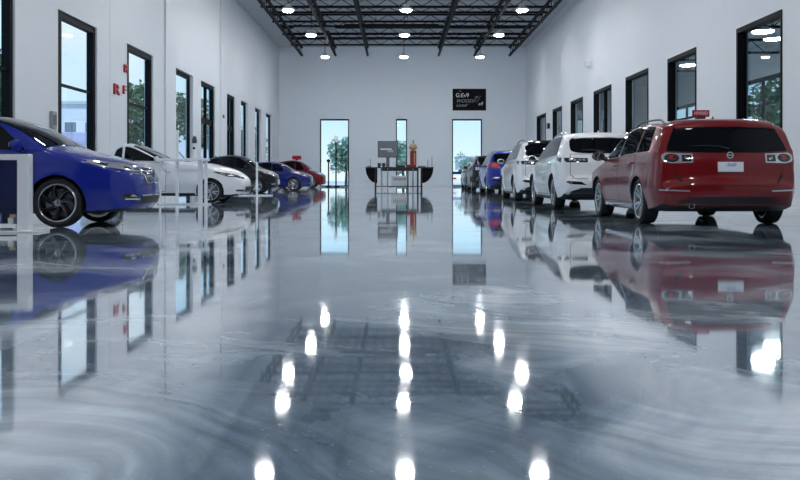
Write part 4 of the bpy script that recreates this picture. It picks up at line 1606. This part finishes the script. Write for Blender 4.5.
def building(loc, w, d, h, lab, floors, cols, band):
    k = empty('building', lab, 'building', loc)
    MB().box(-w / 2, 0, 0, w / 2, d, h).build('facade', M['bldg'], k)
    MB().box(-w / 2 - .2, -.2, h, w / 2 + .2, d + .2, h + .3).build('roof', M['greyl'], k)
    if band:
        MB().box(-w / 2, -.12, h * .52, w / 2, -.001, h * .66).build('facade_band', M['bldg2'], k)
    for i in range(floors):
        for j in range(cols):
            x = -w / 2 + w * (j + .5) / cols
            z = h * (i + .5) / floors - .2
            wf = MB().box(x - w / cols * .32, -.06, z - .55, x + w / cols * .32, .02, z + .55).build('window', M['trimw'], k)
            MB().box(x - w / cols * .28, -.08, z - .48, x + w / cols * .28, -.055, z + .48).build('pane', M['bldgwin'], wf)
    return k


building((-32.5, 84, GZ), 12, 10, 8.0, 'pale building with lilac band outside the second left window', 2, 6, True)
building((-26.5, 112, GZ), 11, 10, 7.0, 'pale low building beyond the trees on the left', 2, 5, False)
building((26.0, 215, GZ), 22, 10, 6.0, 'distant pale building outside the right back window', 3, 8, False)
# cars outside
for i, (x, y, rz, lab) in enumerate(((-12.6, 43.2, PI * .42, 'white car parked outside the third window on the left'), (4.9, 73.0, PI * .55, 'white car parked outside the right back window'), (-11.5, 62.5, PI * .5, 'white car parked outside the fourth window on the left'))):
    o = copy_tree(l2r)
    o.location = (x, y, GZ)
    o.rotation_euler = (0, 0, rz)
    o['label'] = lab
    o['category'] = 'car'
    o['group'] = 'white cars parked outside'

# ------------------------------------------------------------------ world, camera
w = bpy.data.worlds.new('sky')
SC.world = w
w.use_nodes = True
nt = w.node_tree
bg = nt.nodes['Background']
tc = nt.nodes.new('ShaderNodeTexCoord')
sp = nt.nodes.new('ShaderNodeSeparateXYZ')
rp = nt.nodes.new('ShaderNodeValToRGB')
e = rp.color_ramp.elements
e[0].position, e[0].color = 0.0, (.86, .95, .98, 1)
e[1].position, e[1].color = .55, (.16, .42, .85, 1)
x = e.new(.10)
x.color = (.48, .77, .98, 1)
nz = nt.nodes.new('ShaderNodeTexNoise')
nz.inputs['Scale'].default_value = 3.0
nz.inputs['Detail'].default_value = 5
cr = nt.nodes.new('ShaderNodeValToRGB')
cr.color_ramp.elements[0].position = .58
cr.color_ramp.elements[1].position = .78
mx = nt.nodes.new('ShaderNodeMix')
mx.data_type = 'RGBA'
mx.inputs['B'].default_value = (.95, .97, 1, 1)
nt.links.new(tc.outputs['Generated'], sp.inputs[0])
nt.links.new(sp.outputs['Z'], rp.inputs[0])
nt.links.new(tc.outputs['Generated'], nz.inputs['Vector'])
nt.links.new(nz.outputs['Fac'], cr.inputs[0])
nt.links.new(cr.outputs[0], mx.inputs['Factor'])
nt.links.new(rp.outputs[0], mx.inputs['A'])
nt.links.new(mx.outputs['Result'], bg.inputs['Color'])
bg.inputs['Strength'].default_value = 1.15

sun = bpy.data.lights.new('sun', 'SUN')
sun.energy = 3.2
sun.angle = .02
sun.color = (1, .97, .92)
so = bpy.data.objects.new('sun', sun)
COL.objects.link(so)
so.location = (30, -30, 60)
so.rotation_euler = Vector((-.32, .42, -.85)).to_track_quat('-Z', 'Y').to_euler()

cam = bpy.data.cameras.new('camera')
cam.sensor_width = 36
cam.lens = F / 800 * 36
cam.shift_x = (400 - VX) / 800
cam.shift_y = -(240 - HY) / 800
cam.clip_end = 600
cam.clip_start = .05
co = bpy.data.objects.new('camera', cam)
COL.objects.link(co)
co.location = (0, 0, CH)
co.rotation_euler = (PI / 2, 0, 0)
SC.camera = co
vs = SC.view_settings
vs.view_transform = 'Standard'
vs.look = 'None'
vs.gamma = 1
vs.use_curve_mapping = False
vs.exposure = 0.0
cy = SC.cycles
cy.use_denoising = True
cy.max_bounces = 10
cy.diffuse_bounces = 4
cy.glossy_bounces = 5
cy.transparent_max_bounces = 12
cy.transmission_bounces = 6
cy.caustics_reflective = False
cy.caustics_refractive = False
cy.sample_clamp_indirect = 8.0
